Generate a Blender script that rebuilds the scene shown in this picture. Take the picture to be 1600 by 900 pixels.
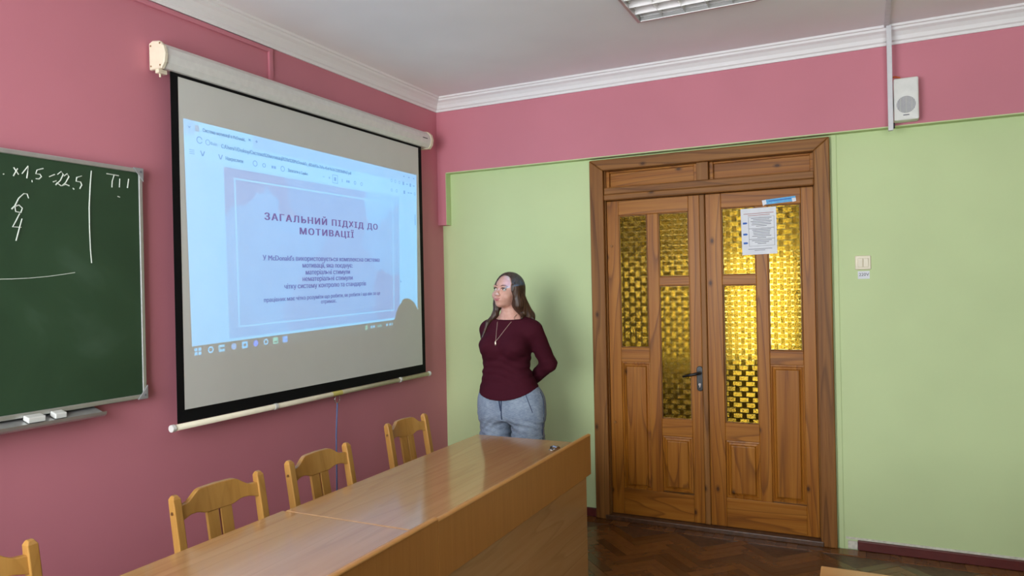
import bpy, bmesh, math, random
import numpy as np
from mathutils import Vector, Matrix
from mathutils.bvhtree import BVHTree
from mathutils.geometry import tessellate_polygon
random.seed(7)
for o in list(bpy.data.objects): bpy.data.objects.remove(o, do_unlink=True)
SC = bpy.context.scene
COL = SC.collection
PI = math.pi

# ------------------------------------------------------------------ camera
CAM = Vector((2.7136, -4.4257, 1.5))
YAW, PITCH, ROLL, FPX = 0.456, -0.0004, -0.0211, 1118.6
_f = Vector((-math.sin(YAW)*math.cos(PITCH), math.cos(YAW)*math.cos(PITCH), math.sin(PITCH)))
_r0 = Vector((math.cos(YAW), math.sin(YAW), 0)); _u0 = _r0.cross(_f)
_r = math.cos(ROLL)*_r0 + math.sin(ROLL)*_u0
_u = -math.sin(ROLL)*_r0 + math.cos(ROLL)*_u0
cd = bpy.data.cameras.new('camera'); cam = bpy.data.objects.new('camera', cd); COL.objects.link(cam)
cam.matrix_world = Matrix(((_r.x, _u.x, -_f.x, CAM.x), (_r.y, _u.y, -_f.y, CAM.y), (_r.z, _u.z, -_f.z, CAM.z), (0, 0, 0, 1)))
cd.sensor_width = 36.0; cd.lens = FPX*36.0/1600.0; cd.clip_start = 0.05
SC.camera = cam

# ------------------------------------------------------------------ view, world, daylight
SC.view_settings.view_transform = 'Standard'
SC.view_settings.look = 'None'
SC.view_settings.gamma = 1.0
SC.view_settings.use_curve_mapping = False
SC.view_settings.exposure = 0.0
SC.cycles.use_denoising = True
SC.cycles.use_light_tree = True
SC.cycles.caustics_reflective = False
SC.cycles.caustics_refractive = False
w = bpy.data.worlds.new('overcast_sky'); SC.world = w; w.use_nodes = True
w.cycles.sampling_method = 'NONE'
bg = w.node_tree.nodes['Background']; bg.inputs['Color'].default_value = (0.86, 0.93, 1.0, 1); bg.inputs['Strength'].default_value = 5.0

ROOM_X, ROOM_Y, CEIL = 6.4, -5.0, 2.85
BEAM_Y, BEAM_Z = -0.064, 2.322
WINDOWS = [(0.20, 2.10), (2.90, 3.95)]           # x ranges of the windows opposite the door
WSILL, WHEAD = 0.85, 2.55
DAYLIGHT = 36.5                                                  # watts per square metre of window
for i, (x0, x1) in enumerate(WINDOWS):
    ld = bpy.data.lights.new('window_daylight', 'AREA'); ld.shape = 'RECTANGLE'
    ld.size = x1-x0; ld.size_y = WHEAD-WSILL; ld.energy = DAYLIGHT*(x1-x0)*(WHEAD-WSILL); ld.color = (0.93, 0.97, 1.0)
    lo = bpy.data.objects.new('window_daylight', ld); COL.objects.link(lo)
    lo.location = ((x0+x1)/2, ROOM_Y-0.22, (WSILL+WHEAD)/2); lo.rotation_euler = (PI/2, 0, 0)   # shines towards +y, into the room

# ------------------------------------------------------------------ materials
def srgb(r, g, b):
    f = lambda c: (c/255/12.92) if c/255 <= 0.04045 else ((c/255+0.055)/1.055)**2.4
    return (f(r), f(g), f(b), 1)
class NT:
    def __init__(s, name):
        s.m = bpy.data.materials.new(name); s.m.use_nodes = True; s.t = s.m.node_tree
        s.b = s.t.nodes['Principled BSDF']; s.out = s.t.nodes['Material Output']
    def n(s, typ, **kw):
        nd = s.t.nodes.new(typ)
        for k, v in kw.items():
            if k.startswith('_'): setattr(nd, k[1:], v)
            else: nd.inputs[k.replace('__', ' ')].default_value = v
        return nd
    def l(s, a, b): s.t.links.new(a, b)
    def ramp(s, fac, stops):
        r = s.n('ShaderNodeValToRGB'); e = r.color_ramp.elements
        while len(e) < len(stops): e.new(0.5)
        for q, (p, c) in zip(e, stops): q.position = p; q.color = c
        s.l(fac, r.inputs['Fac']); return r.outputs['Color']
    def mix(s, fac, a, b, mode='MIX'):
        x = s.n('ShaderNodeMix', _data_type='RGBA', _blend_type=mode)
        for sock, v in ((x.inputs[0], fac), (x.inputs[6], a), (x.inputs[7], b)):
            if isinstance(v, (int, float)): sock.default_value = v
            elif isinstance(v, tuple): sock.default_value = v
            else: s.l(v, sock)
        return x.outputs[2]
    def coord(s, scale=(1, 1, 1), rand=False):
        tc = s.n('ShaderNodeTexCoord'); mp = s.n('ShaderNodeMapping'); mp.inputs['Scale'].default_value = scale
        s.l(tc.outputs['Object'], mp.inputs['Vector'])
        if rand:
            oi = s.n('ShaderNodeObjectInfo'); cb = s.n('ShaderNodeCombineXYZ')
            for k, q in enumerate((37.0, 17.0, 53.0)):
                mt = s.n('ShaderNodeMath', _operation='MULTIPLY'); s.l(oi.outputs['Random'], mt.inputs[0]); mt.inputs[1].default_value = q
                s.l(mt.outputs[0], cb.inputs[k])
            s.l(cb.outputs[0], mp.inputs['Location'])
        return mp.outputs['Vector']
    def bump(s, height, strength, dist=0.002):
        b = s.n('ShaderNodeBump'); b.inputs['Strength'].default_value = strength; b.inputs['Distance'].default_value = dist
        s.l(height, b.inputs['Height']); s.l(b.outputs[0], s.b.inputs['Normal'])
    def fin(s, rough=0.5, spec=0.5, metal=0.0):
        s.b.inputs['Roughness'].default_value = rough; s.b.inputs['Specular IOR Level'].default_value = spec; s.b.inputs['Metallic'].default_value = metal
        return s.m
def plain(name, c, rough=0.5, metal=0.0, spec=0.5, var=0.04, bumpy=0.0, scale=30):
    t = NT(name); v = t.coord(); nz = t.n('ShaderNodeTexNoise', Scale=scale, Detail=4.0); t.l(v, nz.inputs['Vector'])
    lo = tuple(x*(1-var) for x in c[:3])+(1,); hi = tuple(min(1, x*(1+var)) for x in c[:3])+(1,)
    t.l(t.ramp(nz.outputs['Fac'], [(0.3, lo), (0.7, hi)]), t.b.inputs['Base Color'])
    if bumpy: t.bump(nz.outputs['Fac'], bumpy)
    return t.fin(rough, spec, metal)
def paint(name, c):
    t = NT(name); v = t.coord()
    big = t.n('ShaderNodeTexNoise', Scale=1.3, Detail=3.0); t.l(v, big.inputs['Vector'])
    a = tuple(x*0.96 for x in c[:3])+(1,); b = tuple(min(1, x*1.04) for x in c[:3])+(1,)
    t.l(t.ramp(big.outputs['Fac'], [(0.35, a), (0.65, b)]), t.b.inputs['Base Color'])
    fi = t.n('ShaderNodeTexNoise', Scale=260.0, Detail=2.0); t.l(v, fi.inputs['Vector'])
    t.bump(fi.outputs['Fac'], 0.18, 0.001)
    return t.fin(0.62, 0.3)
def wood(name, dark, mid, light, axis, rough=0.35, ring=9.0, knots=0.0, rand=True, fine=1.0, spec=0.5, wear=0.0, coat=0.0):
    t = NT(name)
    sc = [(30.0 if knots else 14.0)*fine]*3; sc[axis] = 0.9*fine
    v = t.coord(tuple(sc), rand)
    nz = t.n('ShaderNodeTexNoise', Scale=1.0, Detail=5.0, Roughness=0.6, Distortion=0.6); t.l(v, nz.inputs['Vector'])
    sc2 = [5.0*fine]*3; sc2[axis] = 0.30*fine
    v2 = t.coord(tuple(sc2), rand)
    n2 = t.n('ShaderNodeTexNoise', Scale=1.0, Detail=1.5); t.l(v2, n2.inputs['Vector'])
    m1 = t.n('ShaderNodeMath', _operation='MULTIPLY'); t.l(n2.outputs['Fac'], m1.inputs[0]); m1.inputs[1].default_value = ring
    fr = t.n('ShaderNodeMath', _operation='FRACT'); t.l(m1.outputs[0], fr.inputs[0])
    c1 = t.ramp(nz.outputs['Fac'], [(0.22, dark), (0.40, mid), (0.70, light)] if knots else [(0.3, mid), (0.72, light)])
    rg = t.ramp(fr.outputs[0], [(0.0, (0, 0, 0, 1)), (0.75, (0.25, 0.25, 0.25, 1)), (0.93, (1, 1, 1, 1)), (1.0, (0, 0, 0, 1))])
    f = t.n('ShaderNodeMath', _operation='MULTIPLY'); t.l(rg, f.inputs[0]); f.inputs[1].default_value = 0.6 if knots else 0.28
    c = t.mix(f.outputs[0], c1, dark)
    if knots:
        sk = [5.5]*3; sk[axis] = 3.2
        v3 = t.coord(tuple(sk), rand); sx3 = t.n('ShaderNodeSeparateXYZ'); t.l(v3, sx3.inputs[0]); cb3 = t.n('ShaderNodeCombineXYZ'); t.l(sx3.outputs[0], cb3.inputs[0]); t.l(sx3.outputs[2], cb3.inputs[1])
        vo = t.n('ShaderNodeTexVoronoi', _voronoi_dimensions='2D', Scale=1.0); t.l(cb3.outputs[0], vo.inputs['Vector'])
        k = t.ramp(vo.outputs['Distance'], [(0.03, (1, 1, 1, 1)), (0.05, (0.5, 0.5, 0.5, 1)), (0.10, (0, 0, 0, 1))])
        sr = t.n('ShaderNodeSeparateColor'); t.l(vo.outputs['Color'], sr.inputs[0]); gt = t.n('ShaderNodeMath', _operation='GREATER_THAN'); t.l(sr.outputs[0], gt.inputs[0]); gt.inputs[1].default_value = 0.72
        kg = t.n('ShaderNodeMath', _operation='MULTIPLY'); t.l(k, kg.inputs[0]); t.l(gt.outputs[0], kg.inputs[1])
        kf = t.n('ShaderNodeMath', _operation='MULTIPLY'); t.l(kg.outputs[0], kf.inputs[0]); kf.inputs[1].default_value = knots
        c = t.mix(kf.outputs[0], c, tuple(x*0.45 for x in dark[:3])+(1,))
    t.l(c, t.b.inputs['Base Color'])
    t.bump(nz.outputs['Fac'], 0.12, 0.0012)
    t.b.inputs['Coat Weight'].default_value = coat; t.b.inputs['Coat Roughness'].default_value = 0.12
    return t.fin(rough, spec)

M = {}
M['pink'] = paint('pink_paint', srgb(203, 127, 140))
M['green'] = paint('green_paint', srgb(200, 217, 162))
M['ceil'] = paint('ceiling_white', srgb(242, 240, 240))
M['cornice'] = plain('cornice_white', srgb(236, 234, 232), 0.5, var=0.008)
M['beige'] = paint('corridor_plaster', srgb(104, 94, 78))
D, MI, L = srgb(92, 46, 8), srgb(154, 92, 22), srgb(178, 116, 40)
M['pine_v'] = wood('pine_vertical', D, MI, L, 2, 0.42, 16, 0.9, spec=0.3)
M['pine_h'] = wood('pine_horizontal', D, MI, L, 0, 0.42, 16, 0.9, spec=0.3)
M['cas_v'] = wood('casing_pine_vertical', srgb(78, 44, 16), srgb(132, 84, 36), srgb(160, 110, 56), 2, 0.5, 12, 0.8, spec=0.3)
M['cas_h'] = wood('casing_pine_horizontal', srgb(78, 44, 16), srgb(132, 84, 36), srgb(160, 110, 56), 0, 0.5, 12, 0.8, spec=0.3)
M['lam_y'] = wood('laminate_lengthwise', srgb(138, 96, 58), srgb(174, 128, 82), srgb(188, 144, 96), 1, 0.12, 9, 0, True, 1.3, spec=0.7)
M['lam_x'] = wood('laminate_crosswise', srgb(150, 98, 50), srgb(180, 128, 76), srgb(194, 144, 90), 0, 0.22, 7, 0, True, 1.3)
M['lam_z'] = wood('laminate_upright', srgb(158, 102, 48), srgb(172, 114, 56), srgb(182, 124, 64), 2, 0.34, 5, 0, True, 3.0)
M['lam_e'] = plain('laminate_edge', srgb(188, 132, 70), 0.3)
M['chair'] = wood('beech_varnished', srgb(142, 94, 40), srgb(170, 122, 58), srgb(190, 142, 74), 2, 0.3, 6, 0, True, 1.6, coat=0.2)
M['parq'] = None
M['white'] = plain('white_plastic', srgb(226, 226, 220), 0.4)
M['ivory'] = plain('ivory_plastic', srgb(232, 222, 196), 0.4)
M['screen'] = plain('screen_fabric', srgb(214, 215, 209), 0.85, spec=0.2, var=0.012, scale=8)
M['black'] = plain('black_fabric', srgb(12, 12, 14), 0.8, spec=0.2)
M['blackp'] = plain('black_plastic', srgb(16, 16, 18), 0.3)
M['alu'] = plain('brushed_aluminium', srgb(200, 200, 198), 0.38, metal=0.75)
M['chrome'] = plain('chrome', srgb(215, 215, 215), 0.15, metal=1.0)
M['mirror'] = plain('lamp_reflector', srgb(246, 244, 242), 0.22, metal=0.35)
M['greyp'] = plain('grey_plastic', srgb(150, 150, 150), 0.5)
M['duct'] = plain('duct_plastic', srgb(214, 214, 216), 0.45)
M['tube'] = plain('tube_glass', srgb(225, 225, 225), 0.25)
M['paper'] = plain('paper', srgb(232, 234, 238), 0.8, spec=0.2)
M['ink'] = plain('ink', srgb(112, 112, 120), 0.8)
M['inkred'] = plain('ink_red', srgb(176, 120, 116), 0.8)
M['inkblue'] = plain('ink_blue', srgb(48, 104, 190), 0.7)
M['blue'] = plain('blue_sticker', srgb(60, 160, 214), 0.4, var=0.15, scale=60)
M['chalk'] = plain('chalk', srgb(212, 220, 208), 0.95, var=0.12, scale=300)
M['orange'] = plain('orange_cable', srgb(190, 92, 40), 0.5)
M['bluecord'] = plain('blue_cord', srgb(92, 108, 150), 0.7)
M['yellow'] = plain('yellow_tape', srgb(214, 200, 110), 0.5)
M['brass'] = plain('brass_screw', srgb(176, 150, 96), 0.3, metal=0.9)
M['base'] = plain('baseboard_paint', srgb(92, 34, 30), 0.45, var=0.1)
M['plaster'] = plain('raw_plaster', srgb(214, 212, 196), 0.9, var=0.15, scale=60)
M['sill'] = plain('worn_threshold', srgb(84, 56, 36), 0.4, var=0.35, scale=40)
t = NT('chalkboard_green'); v = t.coord((1, 1, 1)); n1 = t.n('ShaderNodeTexNoise', Scale=2.2, Detail=4.0, Distortion=0.8); t.l(v, n1.inputs['Vector'])
t.l(t.ramp(n1.outputs['Fac'], [(0.35, srgb(42, 66, 44)), (0.62, srgb(50, 76, 52)), (0.8, srgb(70, 94, 74))]), t.b.inputs['Base Color']); M['board'] = t.fin(0.55, 0.35)
def floor_mat():
    t = NT('parquet_oak_dark')
    oi = t.n('ShaderNodeObjectInfo')
    at = t.n('ShaderNodeAttribute', _attribute_name='tone')
    v = t.coord((30, 30, 30), True); nz = t.n('ShaderNodeTexNoise', Scale=1.0, Detail=4.0); t.l(v, nz.inputs['Vector'])
    ad = t.n('ShaderNodeMath', _operation='ADD'); t.l(at.outputs['Fac'], ad.inputs[0])
    m2 = t.n('ShaderNodeMath', _operation='MULTIPLY'); t.l(nz.outputs['Fac'], m2.inputs[0]); m2.inputs[1].default_value = 0.45; t.l(m2.outputs[0], ad.inputs[1])
    m3 = t.n('ShaderNodeMath', _operation='MULTIPLY'); t.l(oi.outputs['Random'], m3.inputs[0]); m3.inputs[1].default_value = 0.5
    a2 = t.n('ShaderNodeMath', _operation='ADD'); t.l(ad.outputs[0], a2.inputs[0]); t.l(m3.outputs[0], a2.inputs[1])
    t.l(t.ramp(a2.outputs[0], [(0.1, srgb(66, 38, 18)), (0.95, srgb(124, 78, 38))]), t.b.inputs['Base Color'])
    t.bump(nz.outputs['Fac'], 0.1, 0.001)
    return t.fin(0.2, 0.55)
M['parq'] = floor_mat()
def film(name, c):
    m = bpy.data.materials.new(name); m.use_nodes = True; nt = m.node_tree; nt.nodes.clear()
    o = nt.nodes.new('ShaderNodeOutputMaterial'); tr = nt.nodes.new('ShaderNodeBsdfTransparent'); tr.inputs[0].default_value = tuple(c)+(1,)
    nt.links.new(tr.outputs[0], o.inputs[0]); return m
def clear_glass():
    t = NT('window_glass'); tr = t.n('ShaderNodeBsdfTransparent'); gl = t.n('ShaderNodeBsdfGlossy', Roughness=0.02)
    fr = t.n('ShaderNodeFresnel', IOR=1.45); mx = t.n('ShaderNodeMixShader')
    t.l(fr.outputs[0], mx.inputs[0]); t.l(tr.outputs[0], mx.inputs[1]); t.l(gl.outputs[0], mx.inputs[2]); t.l(mx.outputs[0], t.out.inputs[0])
    return t.m
M['glass'] = clear_glass()
def amber(name, kx, kz, col):
    """embossed amber glass; fine ribs scatter the light mostly along x (kx) or z (kz)"""
    t = NT(name); tc = t.n('ShaderNodeTexCoord')
    a = t.n('ShaderNodeTexNoise', Scale=420.0, Detail=2.0); t.l(tc.outputs['Object'], a.inputs['Vector'])
    sp = t.n('ShaderNodeSeparateColor'); t.l(a.outputs['Color'], sp.inputs[0])
    cb = t.n('ShaderNodeCombineXYZ')
    for sock, ch, k in ((cb.inputs[0], 0, kx), (cb.inputs[2], 2, kz)):
        s1 = t.n('ShaderNodeMath', _operation='SUBTRACT'); t.l(sp.outputs[ch], s1.inputs[0]); s1.inputs[1].default_value = 0.5
        s2 = t.n('ShaderNodeMath', _operation='MULTIPLY'); t.l(s1.outputs[0], s2.inputs[0]); s2.inputs[1].default_value = k; t.l(s2.outputs[0], sock)
    ge = t.n('ShaderNodeNewGeometry'); va = t.n('ShaderNodeVectorMath', _operation='ADD'); t.l(ge.outputs['Normal'], va.inputs[0]); t.l(cb.outputs[0], va.inputs[1])
    vn = t.n('ShaderNodeVectorMath', _operation='NORMALIZE'); t.l(va.outputs[0], vn.inputs[0])
    t.l(vn.outputs[0], t.b.inputs['Normal'])
    t.b.inputs['Base Color'].default_value = col; t.b.inputs['Transmission Weight'].default_value = 1.0; t.b.inputs['IOR'].default_value = 1.45; t.b.inputs['Specular Tint'].default_value = (1.0, 0.75, 0.25, 1)
    return t.fin(0.12, 0.18)
M['amb_h'] = amber('amber_glass_cross_ribbed', 0.4, 6.5, (1.0, 0.83, 0.26, 1))
M['amb_v'] = amber('amber_glass_upright_ribbed', 6.5, 0.4, (1.0, 0.83, 0.26, 1))
M['amb_s'] = amber('amber_glass_sheet', 0.3, 0.3, (1.0, 0.83, 0.26, 1))

# ------------------------------------------------------------------ mesh helpers
class MB:
    def __init__(s): s.v = []; s.f = []; s.uv = None
    def box(s, x0, y0, z0, x1, y1, z1):
        b = len(s.v); s.v += [(x, y, z) for z in (z0, z1) for y in (y0, y1) for x in (x0, x1)]
        s.f += [tuple(b+i for i in q) for q in ((0, 2, 3, 1), (4, 5, 7, 6), (0, 1, 5, 4), (2, 6, 7, 3), (0, 4, 6, 2), (1, 3, 7, 5))]; return s
    def loft(s, rings, close=True, caps=True):
        b = len(s.v); n = len(rings[0])
        for r in rings: s.v += [tuple(p) for p in r]
        for i in range(len(rings)-1):
            for j in range(n if close else n-1):
                k = (j+1) % n
                s.f.append((b+i*n+j, b+i*n+k, b+(i+1)*n+k, b+(i+1)*n+j))
        if caps:
            s.f.append(tuple(b+j for j in reversed(range(n)))); s.f.append(tuple(b+(len(rings)-1)*n+j for j in range(n)))
        return s
    def tube(s, pts, r, n=10, caps=True):
        pts = [Vector(p) for p in pts]; rr = r if isinstance(r, (list, tuple)) else [r]*len(pts)
        rings = []; up = None
        for i, p in enumerate(pts):
            d = (pts[min(i+1, len(pts)-1)]-pts[max(i-1, 0)]).normalized()
            if up is None: up = Vector((0, 0, 1)) if abs(d.z) < 0.9 else Vector((1, 0, 0))
            a = d.cross(up).normalized(); c = a.cross(d).normalized(); up = c
            rings.append([p+rr[i]*(math.cos(2*PI*k/n)*a+math.sin(2*PI*k/n)*c) for k in range(n)])
        return s.loft([list(reversed(q)) for q in rings], True, caps)
    def prism(s, poly, fn):
        """poly: 2-d outline, fn(a, b, t) -> xyz for t in 0,1"""
        return s.loft([[fn(a, b, 0) for a, b in poly], [fn(a, b, 1) for a, b in poly]])
    def disc(s, c, axis, r, h, n=16):
        c = Vector(c); a = Vector(axis).normalized(); return s.tube([c, c+a*h], r, n)
    def build(s, name, mat, parent=None, bevel=0.0, smooth=False, local=False, fix=True, seg=2):
        o = (0, 0, 0)
        if parent is not None and not local:
            o = parent['_org'] if '_org' in parent else (0, 0, 0)
        me = bpy.data.meshes.new(name); me.from_pydata([(a-o[0], b-o[1], c-o[2]) for a, b, c in s.v], [], s.f); me.update()
        if fix:
            bm = bmesh.new(); bm.from_mesh(me); bmesh.ops.recalc_face_normals(bm, faces=bm.faces); bm.to_mesh(me); bm.free()
        if smooth:
            for p in me.polygons: p.use_smooth = True
        ob = bpy.data.objects.new(name, me); COL.objects.link(ob)
        if mat is not None: me.materials.append(M[mat] if isinstance(mat, str) else mat)
        if parent is not None: ob.parent = parent
        if bevel:
            bv = ob.modifiers.new('bevel', 'BEVEL'); bv.width = bevel; bv.segments = seg; bv.limit_method = 'ANGLE'; bv.angle_limit = math.radians(40)
        ob['_org'] = tuple(o)
        return ob
def box(name, mat, x0, y0, z0, x1, y1, z1, parent=None, bevel=0.0, local=False):
    return MB().box(min(x0, x1), min(y0, y1), min(z0, z1), max(x0, x1), max(y0, y1), max(z0, z1)).build(name, mat, parent, bevel, local=local)
def tag(o, label, cat=None, group=None, kind=None):
    o['label'] = label
    if cat: o['category'] = cat
    if group: o['group'] = group
    if kind: o['kind'] = kind
    return o
def thing(name, label, cat, loc=(0, 0, 0), group=None, kind=None):
    o = bpy.data.objects.new(name, None); COL.objects.link(o); o.location = loc; o.empty_display_size = 0.1; o['_org'] = tuple(loc)
    return tag(o, label, cat, group, kind)
def ray(px, py): return _f + (px-800)/FPX*_r - (py-450)/FPX*_u
def on(px, py, ax, val):
    d = ray(px, py); t = (val-CAM[ax])/d[ax]; return CAM+d*t
def text_mesh(body, size, bold=0.0, spacing=1.0, res=3, align='LEFT'):
    cu = bpy.data.curves.new('text', 'FONT'); cu.body = body; cu.size = size; cu.resolution_u = res; cu.offset = bold; cu.space_character = spacing; cu.align_x = align
    cu.fill_mode = 'NONE' if hasattr(cu, 'fill_mode') else cu.fill_mode
    ob = bpy.data.objects.new('text', cu); COL.objects.link(ob)
    bpy.context.view_layer.update()
    me = bpy.data.meshes.new_from_object(ob)
    co = [tuple(p.co[:2]) for p in me.vertices]; nb_ = {}
    for e in me.edges:
        i, j = e.vertices; nb_.setdefault(i, []).append(j); nb_.setdefault(j, []).append(i)
    loops, done = [], set()
    for i in range(len(co)):                                     # closed outlines of the glyphs
        if i in done or i not in nb_: continue
        lp_, prev, cur = [], None, i
        while cur not in done:
            done.add(cur); lp_.append(cur); nx_ = [q for q in nb_[cur] if q != prev and q not in done]
            if not nx_: break
            prev, cur = cur, nx_[0]
        if len(lp_) > 2: loops.append(lp_)
    def area(l): return 0.5*sum(co[l[k]][0]*co[l[(k+1) % len(l)]][1]-co[l[(k+1) % len(l)]][0]*co[l[k]][1] for k in range(len(l)))
    def inside(p, l):
        c_ = False
        for k in range(len(l)):
            (x1, y1), (x2, y2) = co[l[k]], co[l[k-1]]
            if (y1 > p[1]) != (y2 > p[1]) and p[0] < (x2-x1)*(p[1]-y1)/(y2-y1)+x1: c_ = not c_
        return c_
    holes = {}
    for k, l in enumerate(loops):                                # an outline wholly inside a larger one is a hole
        par = [q for q, o_ in enumerate(loops) if q != k and abs(area(o_)) > abs(area(l)) and all(inside(co[i], o_) for i in l)]
        if par: holes[k] = min(par, key=lambda q: abs(area(loops[q])))
    v, f = [], []
    for k, l in enumerate(loops):
        if k in holes: continue
        parts_ = [l]+[loops[q] for q, o_ in holes.items() if o_ == k]; b_ = len(v)
        fl_ = [co[i] for l2 in parts_ for i in l2]
        for n3, t_ in enumerate(tessellate_polygon([[Vector((co[i][0], co[i][1], 0)) for i in l2] for l2 in parts_])):
            b_ = len(v); v += [(fl_[i][0], fl_[i][1], 0.0001*(k % 3)+0.00002*(n3 % 5)) for i in t_]; f.append((b_, b_+1, b_+2))
    bpy.data.objects.remove(ob, do_unlink=True); bpy.data.curves.remove(cu); bpy.data.meshes.remove(me)
    return v, f

# ------------------------------------------------------------------ room shell
T = 0.2
wl = box('wall_left', 'pink', -T, ROOM_Y-T, -0.1, 0, T, CEIL+0.1); tag(wl, 'pink painted wall carrying the chalkboard and the screen', 'wall', kind='structure')
DX0, DX1, DZ = 1.20, 2.49, 2.27
m = MB(); m.box(0, 0, -0.1, DX0, T, CEIL+0.1); m.box(DX1, 0, -0.1, ROOM_X+T, T, CEIL+0.1); m.box(DX0, 0, DZ, DX1, T, CEIL+0.1)
wb = m.build('wall_back', 'green'); tag(wb, 'light green wall around the wooden double door', 'wall', kind='structure')
m = MB(); m.box(0, BEAM_Y, BEAM_Z+0.004, ROOM_X, 0, CEIL)
tag(m.build('upper_band', 'pink', wb), 'pink upper wall band standing proud of the green wall')
box('band_underside', 'green', 0.07, BEAM_Y+0.001, BEAM_Z-0.002, ROOM_X, 0, BEAM_Z+0.004, wb)
box('corner_strip', 'pink', 0, BEAM_Y, 1.955, 0.066, 0, BEAM_Z+0.004, wb)
box('strip_cheek', 'green', 0.066, BEAM_Y+0.001, 1.955, 0.070, 0, BEAM_Z, wb)
box('plaster_step', 'green', 2.565, -0.006, 0, 2.592, 0.0, BEAM_Z, wb, 0.002)
wr = box('wall_right', 'green', ROOM_X, ROOM_Y-T, -0.1, ROOM_X+T, T, CEIL+0.1); tag(wr, 'light green side wall opposite the chalkboard', 'wall', kind='structure')
m = MB(); xs = [0]+[q for w_ in WINDOWS for q in w_]+[ROOM_X]
m.box(0, ROOM_Y-T, -0.1, ROOM_X, ROOM_Y, WSILL); m.box(0, ROOM_Y-T, WHEAD, ROOM_X, ROOM_Y, CEIL+0.1)
for a in range(0, len(xs), 2): m.box(xs[a], ROOM_Y-T, WSILL, xs[a+1], ROOM_Y, WHEAD)
wf = m.build('wall_front', 'green'); tag(wf, 'light green wall with the two windows', 'wall', kind='structure')
for i, (x0, x1) in enumerate(WINDOWS):
    wn = thing('window_%d' % (i+1), 'white framed window in the wall facing the door', 'window', ((x0+x1)/2, ROOM_Y, WSILL), 'windows facing the door', 'structure')
    y0, y1 = ROOM_Y-0.14, ROOM_Y-0.08
    m = MB(); m.box(x0, y0, WSILL, x0+0.06, y1, WHEAD); m.box(x1-0.06, y0, WSILL, x1, y1, WHEAD); m.box(x0+0.06, y0, WSILL, x1-0.06, y1, WSILL+0.06); m.box(x0+0.06, y0, WHEAD-0.06, x1-0.06, y1, WHEAD)
    m.build('window_frame', 'white', wn)
    box('mullion', 'white', (x0+x1)/2-0.04, y0, WSILL+0.06, (x0+x1)/2+0.04, y1, WHEAD-0.06, wn)
    for a, b in ((x0+0.06, (x0+x1)/2-0.04), ((x0+x1)/2+0.04, x1-0.06)):
        MB().box(a, y0+0.027, WSILL+0.06, b, y0+0.033, WHEAD-0.06).build('pane', 'glass', wn)
    box('window_sill', 'white', x0-0.05, ROOM_Y, WSILL-0.03, x1+0.05, ROOM_Y+0.18, WSILL, wn, 0.005)
LX0, LX1, LY0, LY1 = 1.712, 2.312, -1.465, -0.868            # ceiling lamp footprint
m = MB(); i_ = 0.02
m.box(0, ROOM_Y, CEIL, LX0+i_, 0, CEIL+0.12); m.box(LX1-i_, ROOM_Y, CEIL, ROOM_X, 0, CEIL+0.12)
m.box(LX0+i_, ROOM_Y, CEIL, LX1-i_, LY0+i_, CEIL+0.12); m.box(LX0+i_, LY1-i_, CEIL, LX1-i_, 0, CEIL+0.12)
tag(m.build('ceiling', 'ceil'), 'flat white painted ceiling', 'ceiling', kind='structure')
# cornice
prof = [(0, -0.092), (0.010, -0.092), (0.012, -0.078), (0.020, -0.072), (0.026, -0.052), (0.040, -0.034), (0.056, -0.024), (0.060, -0.013), (0.070, -0.011), (0.074, 0), (0, 0)]
m = MB(); m.loft([[(0+a, BEAM_Y-a, CEIL+b) for a, b in prof], [(ROOM_X, BEAM_Y-a, CEIL+b) for a, b in prof]])
tag(m.build('trim_1', 'cornice'), 'white moulded cornice above the door wall', 'cornice', kind='structure')
m = MB(); m.loft([[(a, BEAM_Y-a, CEIL+b) for a, b in prof], [(a, ROOM_Y, CEIL+b) for a, b in prof]])
tag(m.build('trim_2', 'cornice'), 'white moulded cornice above the chalkboard wall', 'cornice', kind='structure')
# floor: base and herringbone parquet
fl = box('floor', 'sill', 0, ROOM_Y, -0.12, ROOM_X, 0.12, -0.006); tag(fl, 'dark glossy herringbone parquet floor', 'floor', kind='structure')
PWd, PLn = 0.056, 0.28
def plank_mesh(): 
    g = 0.001; return MB().box(-PLn/2+g, -PWd/2+g, -0.012, PLn/2-g, PWd/2-g, 0)
pm = None; near = []; rest = MB(); rest_t = []
c45 = math.cos(PI/4)
cells = []
K = int(round(PLn/PWd))
# herringbone in rotated grid: block (i,j)
for i in range(-140, 140):
    for j in range(-30, 30):
        for kind in (0, 1):
            # classic herringbone: horizontal piece at (i + 2Kj... ) built on an integer grid
            if kind == 0: gx, gy, lx, ly = i+2*K*j, i, K, 1
            else: gx, gy, lx, ly = i+2*K*j+K, i-K+1, 1, K
            cx, cy = (gx+lx/2)*PWd, (gy+ly/2)*PWd
            X = c45*cx-c45*cy+1.9; Y = c45*cx+c45*cy-0.9
            if 0.1 < X < ROOM_X-0.1 and ROOM_Y+0.1 < Y < -0.19: cells.append((X, Y, kind))
BORD = 0.11
def seen(X, Y):
    d = Vector((X, Y, 0))-CAM; dep = d.dot(_f)
    if dep < 0.3: return False
    px = 800+FPX*d.dot(_r)/dep; py = 450-FPX*d.dot(_u)/dep
    return 905 < px < 1640 and py < 925 and not (px > 1300 and py > 905)
vis = sorted([c for c in cells if seen(c[0], c[1])], key=lambda c: (Vector((c[0], c[1], 0))-CAM).length)[:290]
vs = set(vis)
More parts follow.
